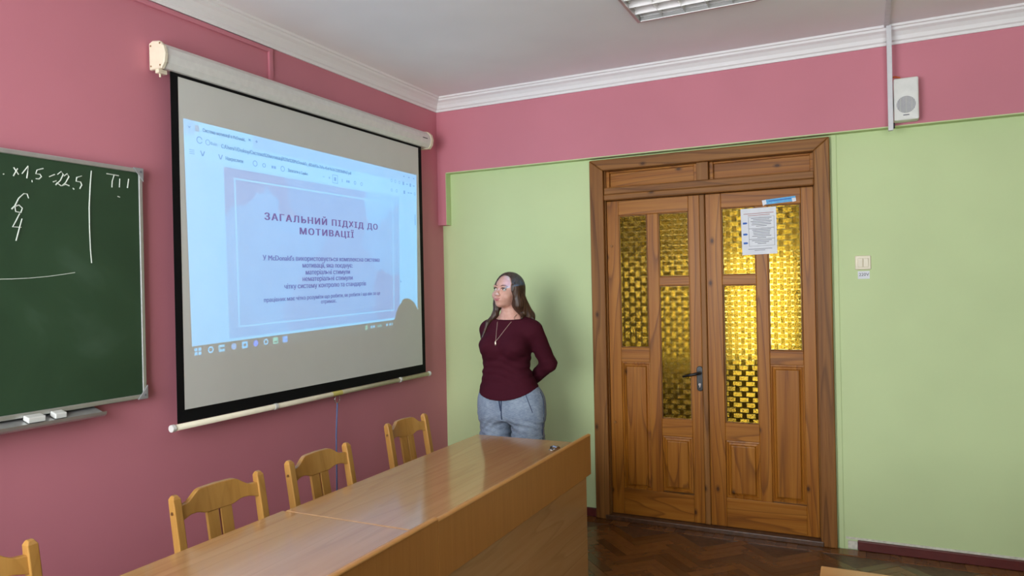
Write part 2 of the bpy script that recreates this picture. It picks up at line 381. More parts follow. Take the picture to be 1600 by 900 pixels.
for (X, Y, kind) in cells:
    a = PI/4 if kind == 0 else PI/4+PI/2
    if (X, Y, kind) in vs:
        if pm is None:
            o = plank_mesh().build('plank', 'parq', fl, 0.0); pm = o.data
            at = pm.attributes.new('tone', 'FLOAT', 'POINT')
            for q in at.data: q.value = 0.1
        else:
            o = bpy.data.objects.new('plank', pm); COL.objects.link(o); o.parent = fl
        o.location = (X, Y, random.uniform(-0.0006, 0)); o.rotation_euler = (random.uniform(-0.002, 0.002), random.uniform(-0.001, 0.001), a)
    else:
        g = 0.001; ca, sa = math.cos(a), math.sin(a); b = len(rest.v)
        pts = [(sx*(PLn/2-g), sy*(PWd/2-g), z) for z in (-0.012, -0.0002) for sx, sy in ((-1, -1), (1, -1), (1, 1), (-1, 1))]
        rest.v += [(X+ca*x-sa*y, Y+sa*x+ca*y, z) for x, y, z in pts]
        rest.f += [tuple(b+q for q in f) for f in ((4, 5, 6, 7), (0, 1, 5, 4), (1, 2, 6, 5), (2, 3, 7, 6), (3, 0, 4, 7))]
        rest_t += [random.uniform(0, 0.5)]*8
ro = rest.build('parquet_field', 'parq', fl); ro['kind'] = 'stuff'
at = ro.data.attributes.new('tone', 'FLOAT', 'POINT'); at.data.foreach_set('value', rest_t)
bxm = None
nb = int((ROOM_X-0.9)/0.058)
for k in range(nb):                                             # border course of blocks along the door wall
    x = 0.93+k*0.058
    if x > 4.2: break
    if bxm is None:
        o = MB().box(-0.0285, -0.045, -0.012, 0.0285, 0.045, 0).build('border_block', 'parq', fl); bxm = o.data
        at = bxm.attributes.new('tone', 'FLOAT', 'POINT')
        for q in at.data: q.value = 0.2
    else: o = bpy.data.objects.new('border_block', bxm); COL.objects.link(o); o.parent = fl
    o.location = (x, -0.068, random.uniform(-0.001, 0))
# baseboard right of the door
bs = box('baseboard_back', 'base', 2.66, -0.022, 0, ROOM_X, 0, 0.052, None, 0.004); tag(bs, 'low dark red baseboard to the right of the door', 'baseboard', kind='structure')
box('plaster_gap', 'plaster', 2.60, -0.004, 0.052, ROOM_X, 0, 0.064, bs)
box('broken_end', 'plaster', 2.61, -0.012, 0, 2.66, 0, 0.045, bs, 0.004)
b2 = box('baseboard_back_left', 'base', 0.02, -0.022, 0, 1.13, 0, 0.052, None, 0.004); tag(b2, 'low dark red baseboard between the corner and the door', 'baseboard', kind='structure')
b3 = box('baseboard_left', 'base', 0, ROOM_Y+0.02, 0, 0.022, -0.024, 0.052, None, 0.004); tag(b3, 'low dark red baseboard under the pink wall', 'baseboard', kind='structure')
# corridor behind the door
CY = 2.4
WX0, WX1, WZ0, WZ1 = 1.56, 2.20, 0.78, 1.78
m = MB(); m.box(-0.6, CY, -0.1, WX0, CY+0.1, 2.9); m.box(WX1, CY, -0.1, 4.6, CY+0.1, 2.9); m.box(WX0, CY, -0.1, WX1, CY+0.1, WZ0); m.box(WX0, CY, WZ1, WX1, CY+0.1, 2.9)
tag(m.build('wall_corridor', 'beige'), 'plastered corridor wall behind the double door', 'wall', kind='structure')
m = MB(); m.box(-0.6, T, -0.1, 4.6, CY, -0.006); tag(m.build('floor_corridor', 'sill'), 'dark corridor floor behind the double door', 'floor', kind='structure')
m = MB(); m.box(-0.6, T, 2.8, 4.6, CY, 2.9); tag(m.build('ceiling_corridor', 'beige'), 'corridor ceiling behind the double door', 'ceiling', kind='structure')
m = MB(); m.box(-0.7, T, -0.1, -0.6, CY+0.1, 2.9); m.box(4.6, T, -0.1, 4.7, CY+0.1, 2.9); tag(m.build('wall_corridor_ends', 'beige'), 'end walls of the corridor behind the door', 'wall', kind='structure')
t = NT('lit_window_glass'); t.b.inputs['Base Color'].default_value = (0.8, 0.8, 0.75, 1); t.b.inputs['Emission Color'].default_value = (1.0, 0.93, 0.75, 1); t.b.inputs['Emission Strength'].default_value = 2.5; M['lit'] = t.fin(0.4); M['lit'].cycles.emission_sampling = 'NONE'
wn = thing('window_4', 'bright window in the corridor behind the amber glass', 'window', ((WX0+WX1)/2, CY, WZ0), kind='structure')
box('pane', 'lit', WX0+0.04, CY+0.05, WZ0+0.04, WX1-0.04, CY+0.06, WZ1-0.04, wn)
m = MB(); m.box(WX0, CY+0.02, WZ0, WX0+0.04, CY+0.07, WZ1); m.box(WX1-0.04, CY+0.02, WZ0, WX1, CY+0.07, WZ1); m.box(WX0+0.04, CY+0.02, WZ0, WX1-0.04, CY+0.07, WZ0+0.04); m.box(WX0+0.04, CY+0.02, WZ1-0.04, WX1-0.04, CY+0.07, WZ1)
m.build('window_frame', 'white', wn)

# ------------------------------------------------------------------ door casing with transom
CF = -0.04
cs = thing('trim_3', 'wide pine door casing with a panelled transom', 'door casing', (1.85, CF, 0), kind='structure')
OX0, OX1, OZ, IX0, IX1, IZ = 1.135, 2.558, 2.309, 1.226, 2.475, 2.238
m = MB(); m.loft([[(OX0, y, 0), (IX0, y, 0), (IX0, y, IZ), (OX0, y, OZ)] for y in (CF, 0.0)]); m.build('casing_jamb', 'cas_v', cs, 0.006)
m = MB(); m.loft([[(IX1, y, 0), (OX1, y, 0), (OX1, y, OZ), (IX1, y, IZ)] for y in (CF, 0.0)]); m.build('casing_jamb', 'cas_v', cs, 0.006)
m = MB(); m.loft([[(OX0, y, OZ), (IX0, y, IZ), (IX1, y, IZ), (OX1, y, OZ)] for y in (CF, 0.0)]); m.build('casing_head', 'cas_h', cs, 0.006)
box('jamb_lining', 'cas_v', DX0, 0.0, 0, IX0+0.004, 0.13, DZ, cs); box('jamb_lining', 'cas_v', IX1-0.006, 0.0, 0, DX1, 0.13, DZ, cs)
box('head_lining', 'cas_h', IX0+0.004, 0.0, IZ, IX1-0.006, 0.13, DZ, cs)
box('transom_bar', 'cas_h', IX0, -0.024, 2.085, IX1, 0.06, 2.128, cs, 0.005)
box('transom_bar', 'cas_h', IX0, -0.034, 2.045, IX1, 0.02, 2.085, cs, 0.008)
box('transom_post', 'cas_v', 1.815, -0.015, 2.128, 1.885, 0.06, IZ, cs, 0.003)
for a, b in ((IX0, 1.815), (1.885, IX1)):
    box('transom_panel', 'pine_h', a+0.0, 0.045, 2.128, b, 0.06, IZ, cs)
    m = MB()
    m.box(a, 0.02, 2.128, a+0.024, 0.045, IZ); m.box(b-0.024, 0.02, 2.128, b, 0.045, IZ)
    m.box(a+0.024, 0.025, 2.128, b-0.024, 0.045, 2.140); m.box(a+0.024, 0.025, IZ-0.012, b-0.024, 0.045, IZ)
    m.build('panel_bead', 'pine_h', cs, 0.003)
box('threshold', 'sill', DX0, -0.045, -0.002, DX1, 0.10, 0.030, cs, 0.006)

# ------------------------------------------------------------------ door leaves
LF, LB = 0.010, 0.050                                           # leaf front and back
def bricks(x0, x1, z0, z1):
    H, V = MB(), MB(); px, pz = 0.075, 0.064
    def put(mb, cx, cz, w, h, d):
        a, b, c, e = max(cx-w/2, x0), min(cx+w/2, x1), max(cz-h/2, z0), min(cz+h/2, z1)
        if b-a > 0.004 and e-c > 0.004: mb.box(a, LF+0.016-d, c, b, LF+0.0158, e)
    i0 = int(x0/px)-1
    for i in range(i0, i0+int((x1-x0)/px)+4):
        for j in range(int(z0/pz)-1, int(z1/pz)+2):
            for ox, oz in ((0, 0), (px/2, pz/2)):
                put(H, i*px+ox, j*pz+oz, 0.049, 0.023, 0.003)
                put(V, i*px+ox+px/2, j*pz+oz, 0.0235, 0.039, 0.003)
    return H, V
def make_leaf(name, label, X0, X1, panes, panels, zb, zt, xs_stiles, rails):
    lf = thing(name, label, 'door', ((X0+X1)/2, LF, zb), kind='structure')
    for a, b, z0, z1 in xs_stiles: box('stile', 'pine_v', a, LF, z0, b, LB, z1, lf, 0.003)
    for a, b, z0, z1 in rails: box('rail', 'pine_h', a, LF+0.0005, z0, b, LB, z1, lf, 0.003)
    for a, b, z0, z1 in panes:
        H, V = bricks(a, b, z0, z1)
        p = MB().box(a, LF+0.016, z0, b, LF+0.020, z1).build('pane', 'amb_s', lf)
        tag(p, 'amber embossed glass pane')
        for mb, mt, nm in ((H, 'amb_h', 'lying_brick_relief'), (V, 'amb_v', 'upright_brick_relief')):
            q = mb.build(nm, mt, lf); q.parent = p; q['kind'] = 'stuff'
        m = MB(); g = 0.007
        m.box(a-g, LF+0.004, z0-g, a, LF+0.016, z1+g); m.box(b, LF+0.004, z0-g, b+g, LF+0.016, z1+g); m.box(a, LF+0.004, z0-g, b, LF+0.016, z0); m.box(a, LF+0.004, z1, b, LF+0.016, z1+g)
        q = m.build('glazing_bead', 'cas_v', lf, 0.002); q.parent = p
    for a, b, z0, z1 in panels:
        e = 0.034; fy = LF+0.001; by = LF+0.014
        rg = [(a, LB-0.01, z0), (b, LB-0.01, z0), (b, LB-0.01, z1), (a, LB-0.01, z1)]
        def ring(k, y): return [(a+k, y, z0+k), (b-k, y, z0+k), (b-k, y, z1-k), (a+k, y, z1-k)]
        m = MB(); m.loft([ring(0, LB-0.01), ring(0, by-0.004), ring(0.010, by-0.006), ring(0.014, by+0.002), ring(e-0.008, by-0.002), ring(e-0.004, fy+0.001), ring(e, fy)])
        m.build('raised_panel', 'pine_v', lf, 0.001)
    return lf
ZB, ZT = 0.032, 2.043
XL0, XS0, XS1, XR1 = IX0+0.006, 1.822, 1.858, IX1-0.008
# pane / panel rectangles measured on the leaf plane
pA = (1.317, 1.488, 1.108, 1.940); pBu = (1.573, 1.748, 1.554, 1.940); pBl = (1.572, 1.748, 0.667, 1.487)
pC = (1.958, 2.141, 1.555, 1.946); pCl = (1.960, 2.142, 0.666, 1.483); pD = (2.221, 2.390, 1.106, 1.946)
g = 0.007
leafL = make_leaf('door_1', 'left door leaf with amber panes and black handle', XL0, XS0, [pA, pBu, pBl],
    [(1.310, 1.497, 0.198, 1.010), (1.566, 1.752, 0.206, 0.552)], ZB, ZT,
    [(XL0, 1.310, ZB, ZT), (1.755, XS0, ZB, ZT), (1.496, 1.566, 0.198, 1.947)],
    [(1.310, 1.755, 1.947, ZT), (1.310, 1.755, ZB, 0.198), (1.310, 1.496, 1.010, 1.101), (1.566, 1.755, 1.494, 1.547), (1.566, 1.755, 0.552, 0.660)])
leafR = make_leaf('door_2', 'right door leaf with brightly glowing amber panes', XS1, XR1, [pC, pCl, pD],
    [(1.952, 2.149, 0.207, 0.552), (2.213, 2.402, 0.211, 1.016)], ZB, ZT,
    [(XS1, 1.951, ZB, ZT), (2.399, XR1, ZB, ZT), (2.148, 2.214, 0.207, 1.953)],
    [(1.951, 2.399, 1.953, ZT), (1.951, 2.399, ZB, 0.207), (2.214, 2.399, 1.016, 1.099), (1.951, 2.148, 1.490, 1.548), (1.951, 2.148, 0.552, 0.659)])
box('meeting_batten', 'cas_v', XS0+0.001, LF-0.012, ZB, XS1-0.001, LB-0.005, ZT, leafL, 0.006)
# handle on the left leaf
hp = thing
m = MB(); zc0, zc1, hx = 0.862, 0.978, 1.807
out = [(hx+0.019*math.cos(a), zc1+0.019*math.sin(a)) for a in np.linspace(0, PI, 9)]+[(hx+0.019*math.cos(a), zc0+0.019*math.sin(a)) for a in np.linspace(PI, 2*PI, 9)]
m.prism(out, lambda a, b, t: (a, LF-0.010*t, b)); hd = m.build('handle_plate', 'blackp', leafL, 0.003)
m = MB(); m.tube([(hx, LF-0.008, 0.955), (hx, LF-0.045, 0.955), (hx-0.012, LF-0.055, 0.954), (hx-0.05, LF-0.058, 0.945), (hx-0.095, LF-0.054, 0.934)], [0.011, 0.009, 0.009, 0.0075, 0.006], 10)
q = m.build('lever', 'blackp', leafL, smooth=True); q.parent = hd
m = MB(); m.disc((hx, LF-0.009, 0.885), (0, -1, 0), 0.008, 0.006); m.box(hx-0.004, LF-0.014, 0.868, hx+0.004, LF-0.009, 0.885); q = m.build('keyhole_cylinder', 'chrome', leafL); q.parent = hd
for zz in (1.755, 0.62): 
    MB().disc((1.262, LF-0.002, zz), (0, -1, 0), 0.008, 0.01).build('hinge_knob', 'cas_v', leafL)
# notice and sticker on the right leaf
def quad_plate(name, mat, pts, y, th, parent=None):
    m = MB(); m.loft([[(a, y, b) for a, b in pts], [(a, y+th, b) for a, b in pts]]); return m.build(name, mat, parent)
pn = thing('paper_notice', 'white printed notice taped across the right door leaf', 'paper', (2.165, LF-0.004, 1.668))
PA = [(2.066, 1.938), (2.266, 1.942), (2.268, 1.668), (2.072, 1.664)]
quad_plate('sheet', 'paper', PA, LF-0.004, 0.0012, pn)
def pq(u, v):
    a = Vector(PA[0]).lerp(Vector(PA[1]), u); b = Vector(PA[3]).lerp(Vector(PA[2]), u); c = a.lerp(b, v); return (c.x, c.y)
def pbar(name, mat, u0, v0, u1, v1, y=LF-0.0046): quad_plate(name, mat, [pq(u0, v0), pq(u1, v0), pq(u1, v1), pq(u0, v1)], y, 0.0004, pn)
for v0, u0, u1 in ((0.11, 0.08, 0.93), (0.15, 0.2, 0.82)): pbar('heading_line', 'inkred', u0, v0, u1, v0+0.012)
for v0, v1 in ((0.19, 0.44), (0.44, 0.67), (0.67, 0.82)):
    for q in ((0.21, v0, 0.94, v0+0.004), (0.21, v1-0.004, 0.94, v1), (0.21, v0, 0.218, v1), (0.932, v0, 0.94, v1)): pbar('frame_line', 'ink', *q)
    nl = int((v1-v0-0.02)/0.034)
    for k in range(nl):
        wd = random.uniform(0.2, 0.34) if k < nl-1 else random.uniform(0.08, 0.2)
        pbar('text_line', 'ink', 0.575-wd, v0+0.024+k*0.034, 0.575+wd, v0+0.024+k*0.034+0.011)
    vc = (v0+v1)/2
    quad_plate('arrow_mark', 'inkblue', [pq(0.05, vc-0.02), pq(0.15, vc-0.02), pq(0.185, vc), pq(0.15, vc+0.02), pq(0.05, vc+0.02)], LF-0.0046, 0.0004, pn)
pbar('text_line', 'ink', 0.18, 0.875, 0.86, 0.885); pbar('text_line', 'ink', 0.36, 0.905, 0.66, 0.915)
st = thing('blue_sticker', 'torn blue sticker strip above the notice', 'sticker', (2.295, LF-0.003, 1.955))
quad_plate('strip', 'blue', [(2.206, 1.985), (2.372, 1.996), (2.374, 1.966), (2.208, 1.956)], LF-0.0026, 0.0016, st)
quad_plate('torn_tape', 'paper', [(2.188, 1.982), (2.210, 1.984), (2.214, 1.962), (2.194, 1.948)], LF-0.003, 0.0008, st)
quad_plate('torn_tape', 'paper', [(2.352, 1.984), (2.374, 1.986), (2.376, 1.966), (2.356, 1.962)], LF-0.0034, 0.0008, st)
quad_plate('text_line', 'inkblue', [(2.225, 1.977), (2.350, 1.986), (2.350, 1.981), (2.225, 1.972)], LF-0.0034, 0.0006, st)

# ------------------------------------------------------------------ wall fittings
sw = thing('light_switch', 'cream double rocker light switch on the green wall', 'switch', (2.715, 0, 1.56))
box('plate', 'ivory', 2.675, -0.010, 1.559, 2.755, 0, 1.637, sw, 0.006)
for a in (2.688, 2.716): box('rocker', 'ivory', a, -0.016, 1.573, a+0.0265, -0.009, 1.623, sw, 0.003)
lb = thing('voltage_label', 'small white paper label reading 220V', 'label', (2.717, 0, 1.51))
box('paper_tag', 'paper', 2.688, -0.002, 1.508, 2.747, 0, 1.551, lb, 0.0008)
M['inkd'] = plain('label_ink', srgb(52, 54, 66), 0.8); v, f = text_mesh('220V', 0.024, 0.0008); m = MB(); xw = max(p[0] for p in v)
m.v = [(2.7185-xw/2+p[0], -0.0026, 1.524+p[1]) for p in v]; m.f = f; m.build('lettering', 'inkd', lb, fix=False)
sp = thing('wall_speaker', 'white wall loudspeaker with round grille beside the duct', 'speaker', (2.93, BEAM_Y, 2.335))
box('speaker_body', 'white', 2.876, BEAM_Y-0.085, 2.334, 2.992, BEAM_Y-0.012, 2.556, sp, 0.008)
box('wall_bracket', 'greyp', 2.872, BEAM_Y-0.014, 2.345, 2.985, BEAM_Y, 2.545, sp)
gc = (2.933, 2.415)
gr = MB().disc((gc[0], BEAM_Y-0.083, gc[1]), (0, -1, 0), 0.044, 0.0035, 32).build('grille', 'greyp', sp)
for k in range(-6, 7):
    x = k*0.0065; hh = math.sqrt(max(0.043**2-x*x, 0))
    q = box('grille_bar', 'white' if k in (-4, 0, 4) else 'duct', gc[0]+x-0.0011, BEAM_Y-0.0888, gc[1]-hh, gc[0]+x+0.0011, BEAM_Y-0.0862, gc[1]+hh, sp); q.parent = gr
box('name_badge', 'ink', gc[0]-0.014, BEAM_Y-0.0862, 2.358, gc[0]+0.014, BEAM_Y-0.0848, 2.363, sp)
du = thing('cable_duct', 'pale grey plastic cable duct running down beside the speaker', 'cable duct', (2.86, BEAM_Y, 2.285))
box('drop', 'duct', 2.848, BEAM_Y-0.1, 2.285, 2.872, BEAM_Y-0.076, CEIL-0.012, du, 0.002)
box('ceiling_run', 'duct', 2.838, -3.2, CEIL-0.014, 2.862, BEAM_Y-0.076, CEIL, du, 0.002)
box('stand_off', 'duct', 2.852, BEAM_Y-0.078, 2.40, 2.868, BEAM_Y, 2.46, du); box('plug', 'blackp', 2.871, BEAM_Y-0.09, 2.296, 2.880, BEAM_Y-0.07, 2.325, du, 0.003)
cb = MB().tube([(2.868, BEAM_Y-0.075, 2.566), (2.885, BEAM_Y-0.06, 2.572), (2.905, BEAM_Y-0.05, 2.568), (2.918, BEAM_Y-0.045, 2.553)], 0.0045, 8).build('speaker_cable', 'orange', du, smooth=True)
# pink cable cover on the left wall
pc = thing('painted_cable_cover', 'pink painted cable cover running under the cornice to the screen', 'cable cover', (0, -1.665, 2.57))
box('level_run', 'pink', 0, -3.6, 2.732, 0.012, -1.652, 2.752, pc, 0.002); box('drop', 'pink', 0, -1.676, 2.567, 0.014, -1.652, 2.752, pc, 0.002)

# ceiling lamp
lp = thing('ceiling_lamp', 'square fluorescent ceiling lamp with mirror louvre', 'ceiling lamp', ((LX0+LX1)/2, (LY0+LY1)/2, CEIL))
zb_ = CEIL-0.022; fr = 0.016
m = MB(); m.box(LX0, LY0, zb_, LX0+fr, LY1, CEIL); m.box(LX1-fr, LY0, zb_, LX1, LY1, CEIL); m.box(LX0+fr, LY0, zb_, LX1-fr, LY0+fr, CEIL); m.box(LX0+fr, LY1-fr, zb_, LX1-fr, LY1, CEIL)
m.build('frame', 'alu', lp, 0.002)
box('housing', 'mirror', LX0+0.021, LY0+0.021, CEIL+0.075, LX1-0.021, LY1-0.021, CEIL+0.080, lp)
m = MB()
for a in ((LX0+0.021, LX0+0.024), (LX1-0.024, LX1-0.021)): m.box(a[0], LY0+0.024, CEIL, a[1], LY1-0.024, CEIL+0.075)
for a in ((LY0+0.021, LY0+0.024), (LY1-0.024, LY1-0.021)): m.box(LX0+0.021, a[0], CEIL, LX1-0.021, a[1], CEIL+0.075)
m.build('side_reflector', 'mirror', lp)
cw = (LX1-LX0-2*fr)/5
def vblade(along, c, a0, a1):
    pr = [(-0.010, CEIL+0.034), (-0.005, CEIL+0.012), (0, zb_+0.004), (0.005, CEIL+0.012), (0.010, CEIL+0.034)]
    m = MB()
    if along == 'y': m.loft([[(c+p, t, z) for p, z in pr] for t in (a0, a1)])
    else: m.loft([[(t, c+p, z) for p, z in pr] for t in (a0, a1)])
    return m.build('louvre_blade', 'mirror', lp)
for k in range(1, 5): vblade('y', LX0+fr+k*cw, LY0+fr, LY1-fr)
for k in range(1, 6):
    vblade('x', LY0+fr+k*(LY1-LY0-2*fr)/6, LX0+fr, LX1-fr)
for k in range(5): MB().tube([(LX0+fr+(k+0.5)*cw, LY0+0.04, CEIL+0.052), (LX0+fr+(k+0.5)*cw, LY1-0.04, CEIL+0.052)], 0.013, 12).build('tube', 'tube', lp, smooth=True)

# ------------------------------------------------------------------ projection screen
sx = 0.058
ps = thing('projection_screen', 'pull-down projection screen on the pink wall', 'projection screen', (0.06, -1.33, 0.93))
pf = [(0.014, 2.462), (0.014, 2.566), (0.030, 2.572), (0.070, 2.566), (0.094, 2.545), (0.103, 2.515), (0.098, 2.482), (0.080, 2.460)]
m = MB(); m.loft([[(a, y, b) for a, b in pf] for y in (-2.352, -0.300)]); m.build('housing', 'white', ps, 0.003)
cpf = [(0.010, 2.456), (0.010, 2.570), (0.030, 2.578), (0.072, 2.572), (0.098, 2.549), (0.108, 2.515), (0.102, 2.480), (0.082, 2.455)]
for y0, y1 in ((-2.366, -2.350), (-0.302, -0.270)):
    m = MB(); c2 = [((a-0.055)*0.93+0.055, (b-2.515)*0.93+2.515) for a, b in cpf]
    m.loft([[(a, y, b) for a, b in c] for y, c in ((y0, c2 if y0 < -1 else cpf), (y0+0.004, cpf), (y1-0.006, cpf), (y1, cpf if y0 < -1 else c2))]); ec = m.build('end_cap', 'ivory', ps)
    if y0 < -1:
        for a, b in ((0.022, 2.556), (0.078, 2.560), (0.022, 2.470), (0.078, 2.468)):
            q = MB().disc((a, y0+0.001, b), (0, -1, 0), 0.004, 0.002, 10).build('screw', 'brass', ps); q.parent = ec
m = MB(); m.box(0.040, -2.36, 2.440, 0.062, -2.32, 2.457); m.tube([(0.05, -2.345, 2.445), (0.05, -2.345, 2.425)], 0.004, 8); m.build('cord_bracket', 'ivory', ps)
box('brand_badge', 'blackp', 0.1015, -0.400, 2.512, 0.1045, -0.345, 2.517, ps)
YL, YR, ZT_, ZB_ = -2.303, -0.361, 2.470, 0.945
wy0, wy1, wz0, wz1 = -2.266, -0.397, 1.000, 2.447
fb = MB().box(sx, YL, ZB_, sx+0.001, YR, ZT_).build('fabric_backing', 'black', ps)
wsf = box('white_surface', 'screen', sx+0.001, wy0, wz0, sx+0.0022, wy1, wz1, ps)
for a in ((YL, ZB_, wy0, ZT_), (wy1, ZB_, YR, ZT_), (wy0, ZB_, wy1, wz0), (wy0, wz1, wy1, ZT_)):
    box('black_border', 'black', sx+0.001, a[0], a[1], sx+0.0025, a[2], a[3], ps)
br = MB().tube([(sx+0.002, -2.325, 0.930), (sx+0.002, -0.325, 0.930)], 0.0135, 14).build('bottom_bar', 'ivory', ps, smooth=True)
for y0, y1 in ((-2.338, -2.318), (-0.332, -0.312)): q = MB().tube([(sx+0.002, y0, 0.930), (sx+0.002, y1, 0.930)], 0.0165, 14).build('bar_cap', 'white', ps, 0.003); q.parent = br
for y in (-1.735, -0.66): q = MB().tube([(sx+0.002, y-0.010, 0.930), (sx+0.002, y+0.010, 0.930)], 0.0165, 14).build('bar_clip', 'white', ps, 0.002); q.parent = br
q = MB().tube([(sx+0.002, -1.31, 0.930), (sx+0.002, -1.23, 0.930)], 0.0142, 14).build('tape_label', 'yellow', ps); q.parent = br
rg = [(sx+0.004, -1.268+0.021*math.cos(a), 0.897+0.021*math.sin(a)) for a in np.linspace(0, 2*PI, 25)]
q = MB().tube(rg, 0.0022, 6).build('pull_ring', 'chrome', ps, smooth=True)
MB().tube([(sx+0.004, -1.268, 0.876), (0.05, -1.268, 0.70), (0.045, -1.268, 0.30)], 0.0042, 8).build('pull_cord', 'bluecord', ps, smooth=True)

# ------------------------------------------------------------------ chalkboard
BX = 0.030; BY0, BY1, BZ0, BZ1 = -4.10, -2.423, 1.074, 2.026
bd = thing('chalkboard', 'green chalkboard with aluminium frame and chalk sums', 'chalkboard', (0, -3.26, BZ0))
box('writing_surface', 'board', 0.004, BY0, BZ0, BX-0.006, BY1, BZ1, bd)
for a in ((BY0, BZ1-0.018, BY1, BZ1), (BY0, BZ0, BY1, BZ0+0.018), (BY1-0.016, BZ0, BY1, BZ1), (BY0, BZ0, BY0+0.016, BZ1)):
    box('frame_bar', 'alu', 0.002, a[0], a[1], BX, a[2], a[3], bd, 0.003)
for z0, s in ((BZ1, -1), (BZ0, 1)):
    m = MB(); m.loft([[(x, BY1+0.002, z0-s*0.002), (x, BY1-0.045, z0-s*0.002), (x, BY1+0.002, z0+s*0.055)] for x in (BX, BX+0.005)]); cn = m.build('corner_cap', 'greyp', bd, 0.002)
    q = MB().disc((BX+0.005, BY1-0.012, z0+s*0.014), (1, 0, 0), 0.005, 0.002, 10).build('screw', 'ink', bd); q.parent = cn
trz = BZ0-0.002
m = MB(); m.loft([[(0.004, y, trz), (0.075, y, trz-0.022), (0.088, y, trz-0.014), (0.086, y, trz-0.026), (0.075, y, trz-0.034), (0.004, y, trz-0.018)] for y in (-3.9, -2.64)]); m.build('chalk_tray', 'alu', bd)
def stroke(pts, wd=0.0042):
    P_ = [on(x/4.2875, 240+y/4.2875, 0, BX-0.0052) for x, y in pts]
    m = MB(); m.tube(P_, [wd*random.uniform(0.35, 0.55) for _ in P_], 6); return m
S = [[(92, 92), (125, 140)], [(118, 100), (90, 150)], [(148, 135), (188, 85), (186, 125), (180, 165)], [(214, 178), (216, 192)], [(290, 100), (248, 110), (240, 135), (268, 138), (278, 155), (262, 170), (240, 168)],
     [(330, 155), (366, 140)], [(355, 190), (378, 182)], [(385, 140), (410, 120), (424, 140), (405, 180), (372, 212), (382, 196), (410, 216)], [(428, 150), (450, 135), (462, 155), (440, 195), (412, 218), (440, 205), (464, 216)], [(488, 230), (496, 240)],
     [(548, 150), (514, 160), (510, 185), (540, 190), (548, 210), (535, 236)], [(612, 115), (604, 220), (598, 360), (600, 500), (606, 640), (614, 733)], [(714, 134), (795, 148)], [(766, 140), (752, 185), (750, 226)], [(803, 168), (800, 226)], [(862, 170), (854, 230)], [(788, 286), (803, 292)],
     [(192, 300), (182, 270), (160, 268), (125, 300), (100, 350), (105, 388), (140, 395), (150, 365), (128, 345), (95, 355), (78, 372)], [(132, 402), (108, 450), (85, 490), (142, 494)], [(148, 436), (130, 500), (108, 584)], [(22, 134), (26, 140)], [(-60, 842), (80, 840), (200, 834), (330, 822), (430, 808), (502, 797)]]
for k, s_ in enumerate(S): stroke(s_, 0.0048 if k not in (21,) else 0.0028).build('chalk_stroke', 'chalk', bd)
def eraser(y, l, label):
    o = MB().loft([[(0.030+a, yy, trz+b) for a, b in ((0, -0.006), (0.034, -0.016), (0.036, 0.004), (0.002, 0.012))] for yy in (y-l/2, y+l/2)]).build('chalk_eraser', 'white', None, 0.003); tag(o, label, 'eraser')
eraser(-2.885, 0.060, 'longer white eraser block lying on the chalk tray'); eraser(-2.800, 0.042, 'shorter white eraser block at the bare end of the tray')

# ------------------------------------------------------------------ projector with its slide (throws the picture; lettering and toolbar marks are painted on the screen)
PL = Vector((3.70, -1.10, 2.12))
QY = [(-2.243, 2.271), (-0.423, 2.262), (-0.444, 1.321), (-2.222, 1.271)]
def homog(src, dst):
    A = []
    for (x, y), (X, Y) in zip(src, dst): A += [[x, y, 1, 0, 0, 0, -X*x, -X*y, -X], [0, 0, 0, x, y, 1, -Y*x, -Y*y, -Y]]
    return np.linalg.svd(np.array(A, float))[2][-1].reshape(3, 3)
HM = homog([(0, 0), (1, 0), (1, 1), (0, 1)], QY)
AX = (Vector((sx, -1.33, 1.78))-PL).normalized()
def fpt(u, v, d):
    q = HM @ np.array([u, v, 1.0]); X = Vector((sx+0.002, q[0]/q[2], q[1]/q[2])); r_ = X-PL
    return PL+r_*(d/r_.dot(AX))
pj = thing('projector', 'white projector hanging from the ceiling facing the screen', 'projector', tuple(PL-AX*0.10))
e1 = AX.cross(Vector((0, 0, 1))).normalized(); e2 = e1.cross(AX).normalized()
def pbox(m, a0, a1, b0, b1, c0, c1):
    b = len(m.v); m.v += [tuple(PL+AX*a+e1*bb+e2*c) for c in (c0, c1) for bb in (b0, b1) for a in (a0, a1)]
    m.f += [tuple(b+i for i in q) for q in ((0, 2, 3, 1), (4, 5, 7, 6), (0, 1, 5, 4), (2, 6, 7, 3), (0, 4, 6, 2), (1, 3, 7, 5))]
m = MB(); pbox(m, -0.30, -0.012, -0.15, 0.15, -0.05, 0.06); m.build('body', 'white', pj, 0.01)
n_ = 24; R0, R1 = 0.048, 0.053
rings = [[PL+AX*a+r_*(math.cos(2*PI*k/n_)*e1+math.sin(2*PI*k/n_)*e2) for k in range(n_)] for a, r_ in ((-0.012, R1), (0.118, R1), (0.118, R0), (-0.012, R0))]
MB().loft(rings+[rings[0]], True, False).build('lens_barrel', 'blackp', pj, smooth=False)
m = MB(); m.tube([PL-AX*0.16+e2*0.055, PL-AX*0.16+Vector((0, 0, CEIL-PL.z))], 0.02, 12); m.build('ceiling_pole', 'white', pj)
def fquad(mb, u0, v0, u1, v1, d):
    b = len(mb.v); mb.v += [tuple(fpt(u, v, d)) for u, v in ((u0, v0), (u1, v0), (u1, v1), (u0, v1))]; mb.f.append((b, b+1, b+2, b+3))
def fpoly(mb, pts, d):
    b = len(mb.v); mb.v += [tuple(fpt(u, v, d)) for u, v in pts]; mb.f.append(tuple(range(b, b+len(pts))))
AR = 0.533                                                       # page height / width
VB = 1.056
m = MB(); D0 = 0.100
for q in ((-1.5, -1.2, 2.5, 0), (-1.5, VB, 2.5, 2.6), (-1.5, 0, 0, VB), (1, 0, 2.5, VB)):
    fquad(m, *q, D0)
m.build('slide_mask', 'blackp', pj, fix=False)
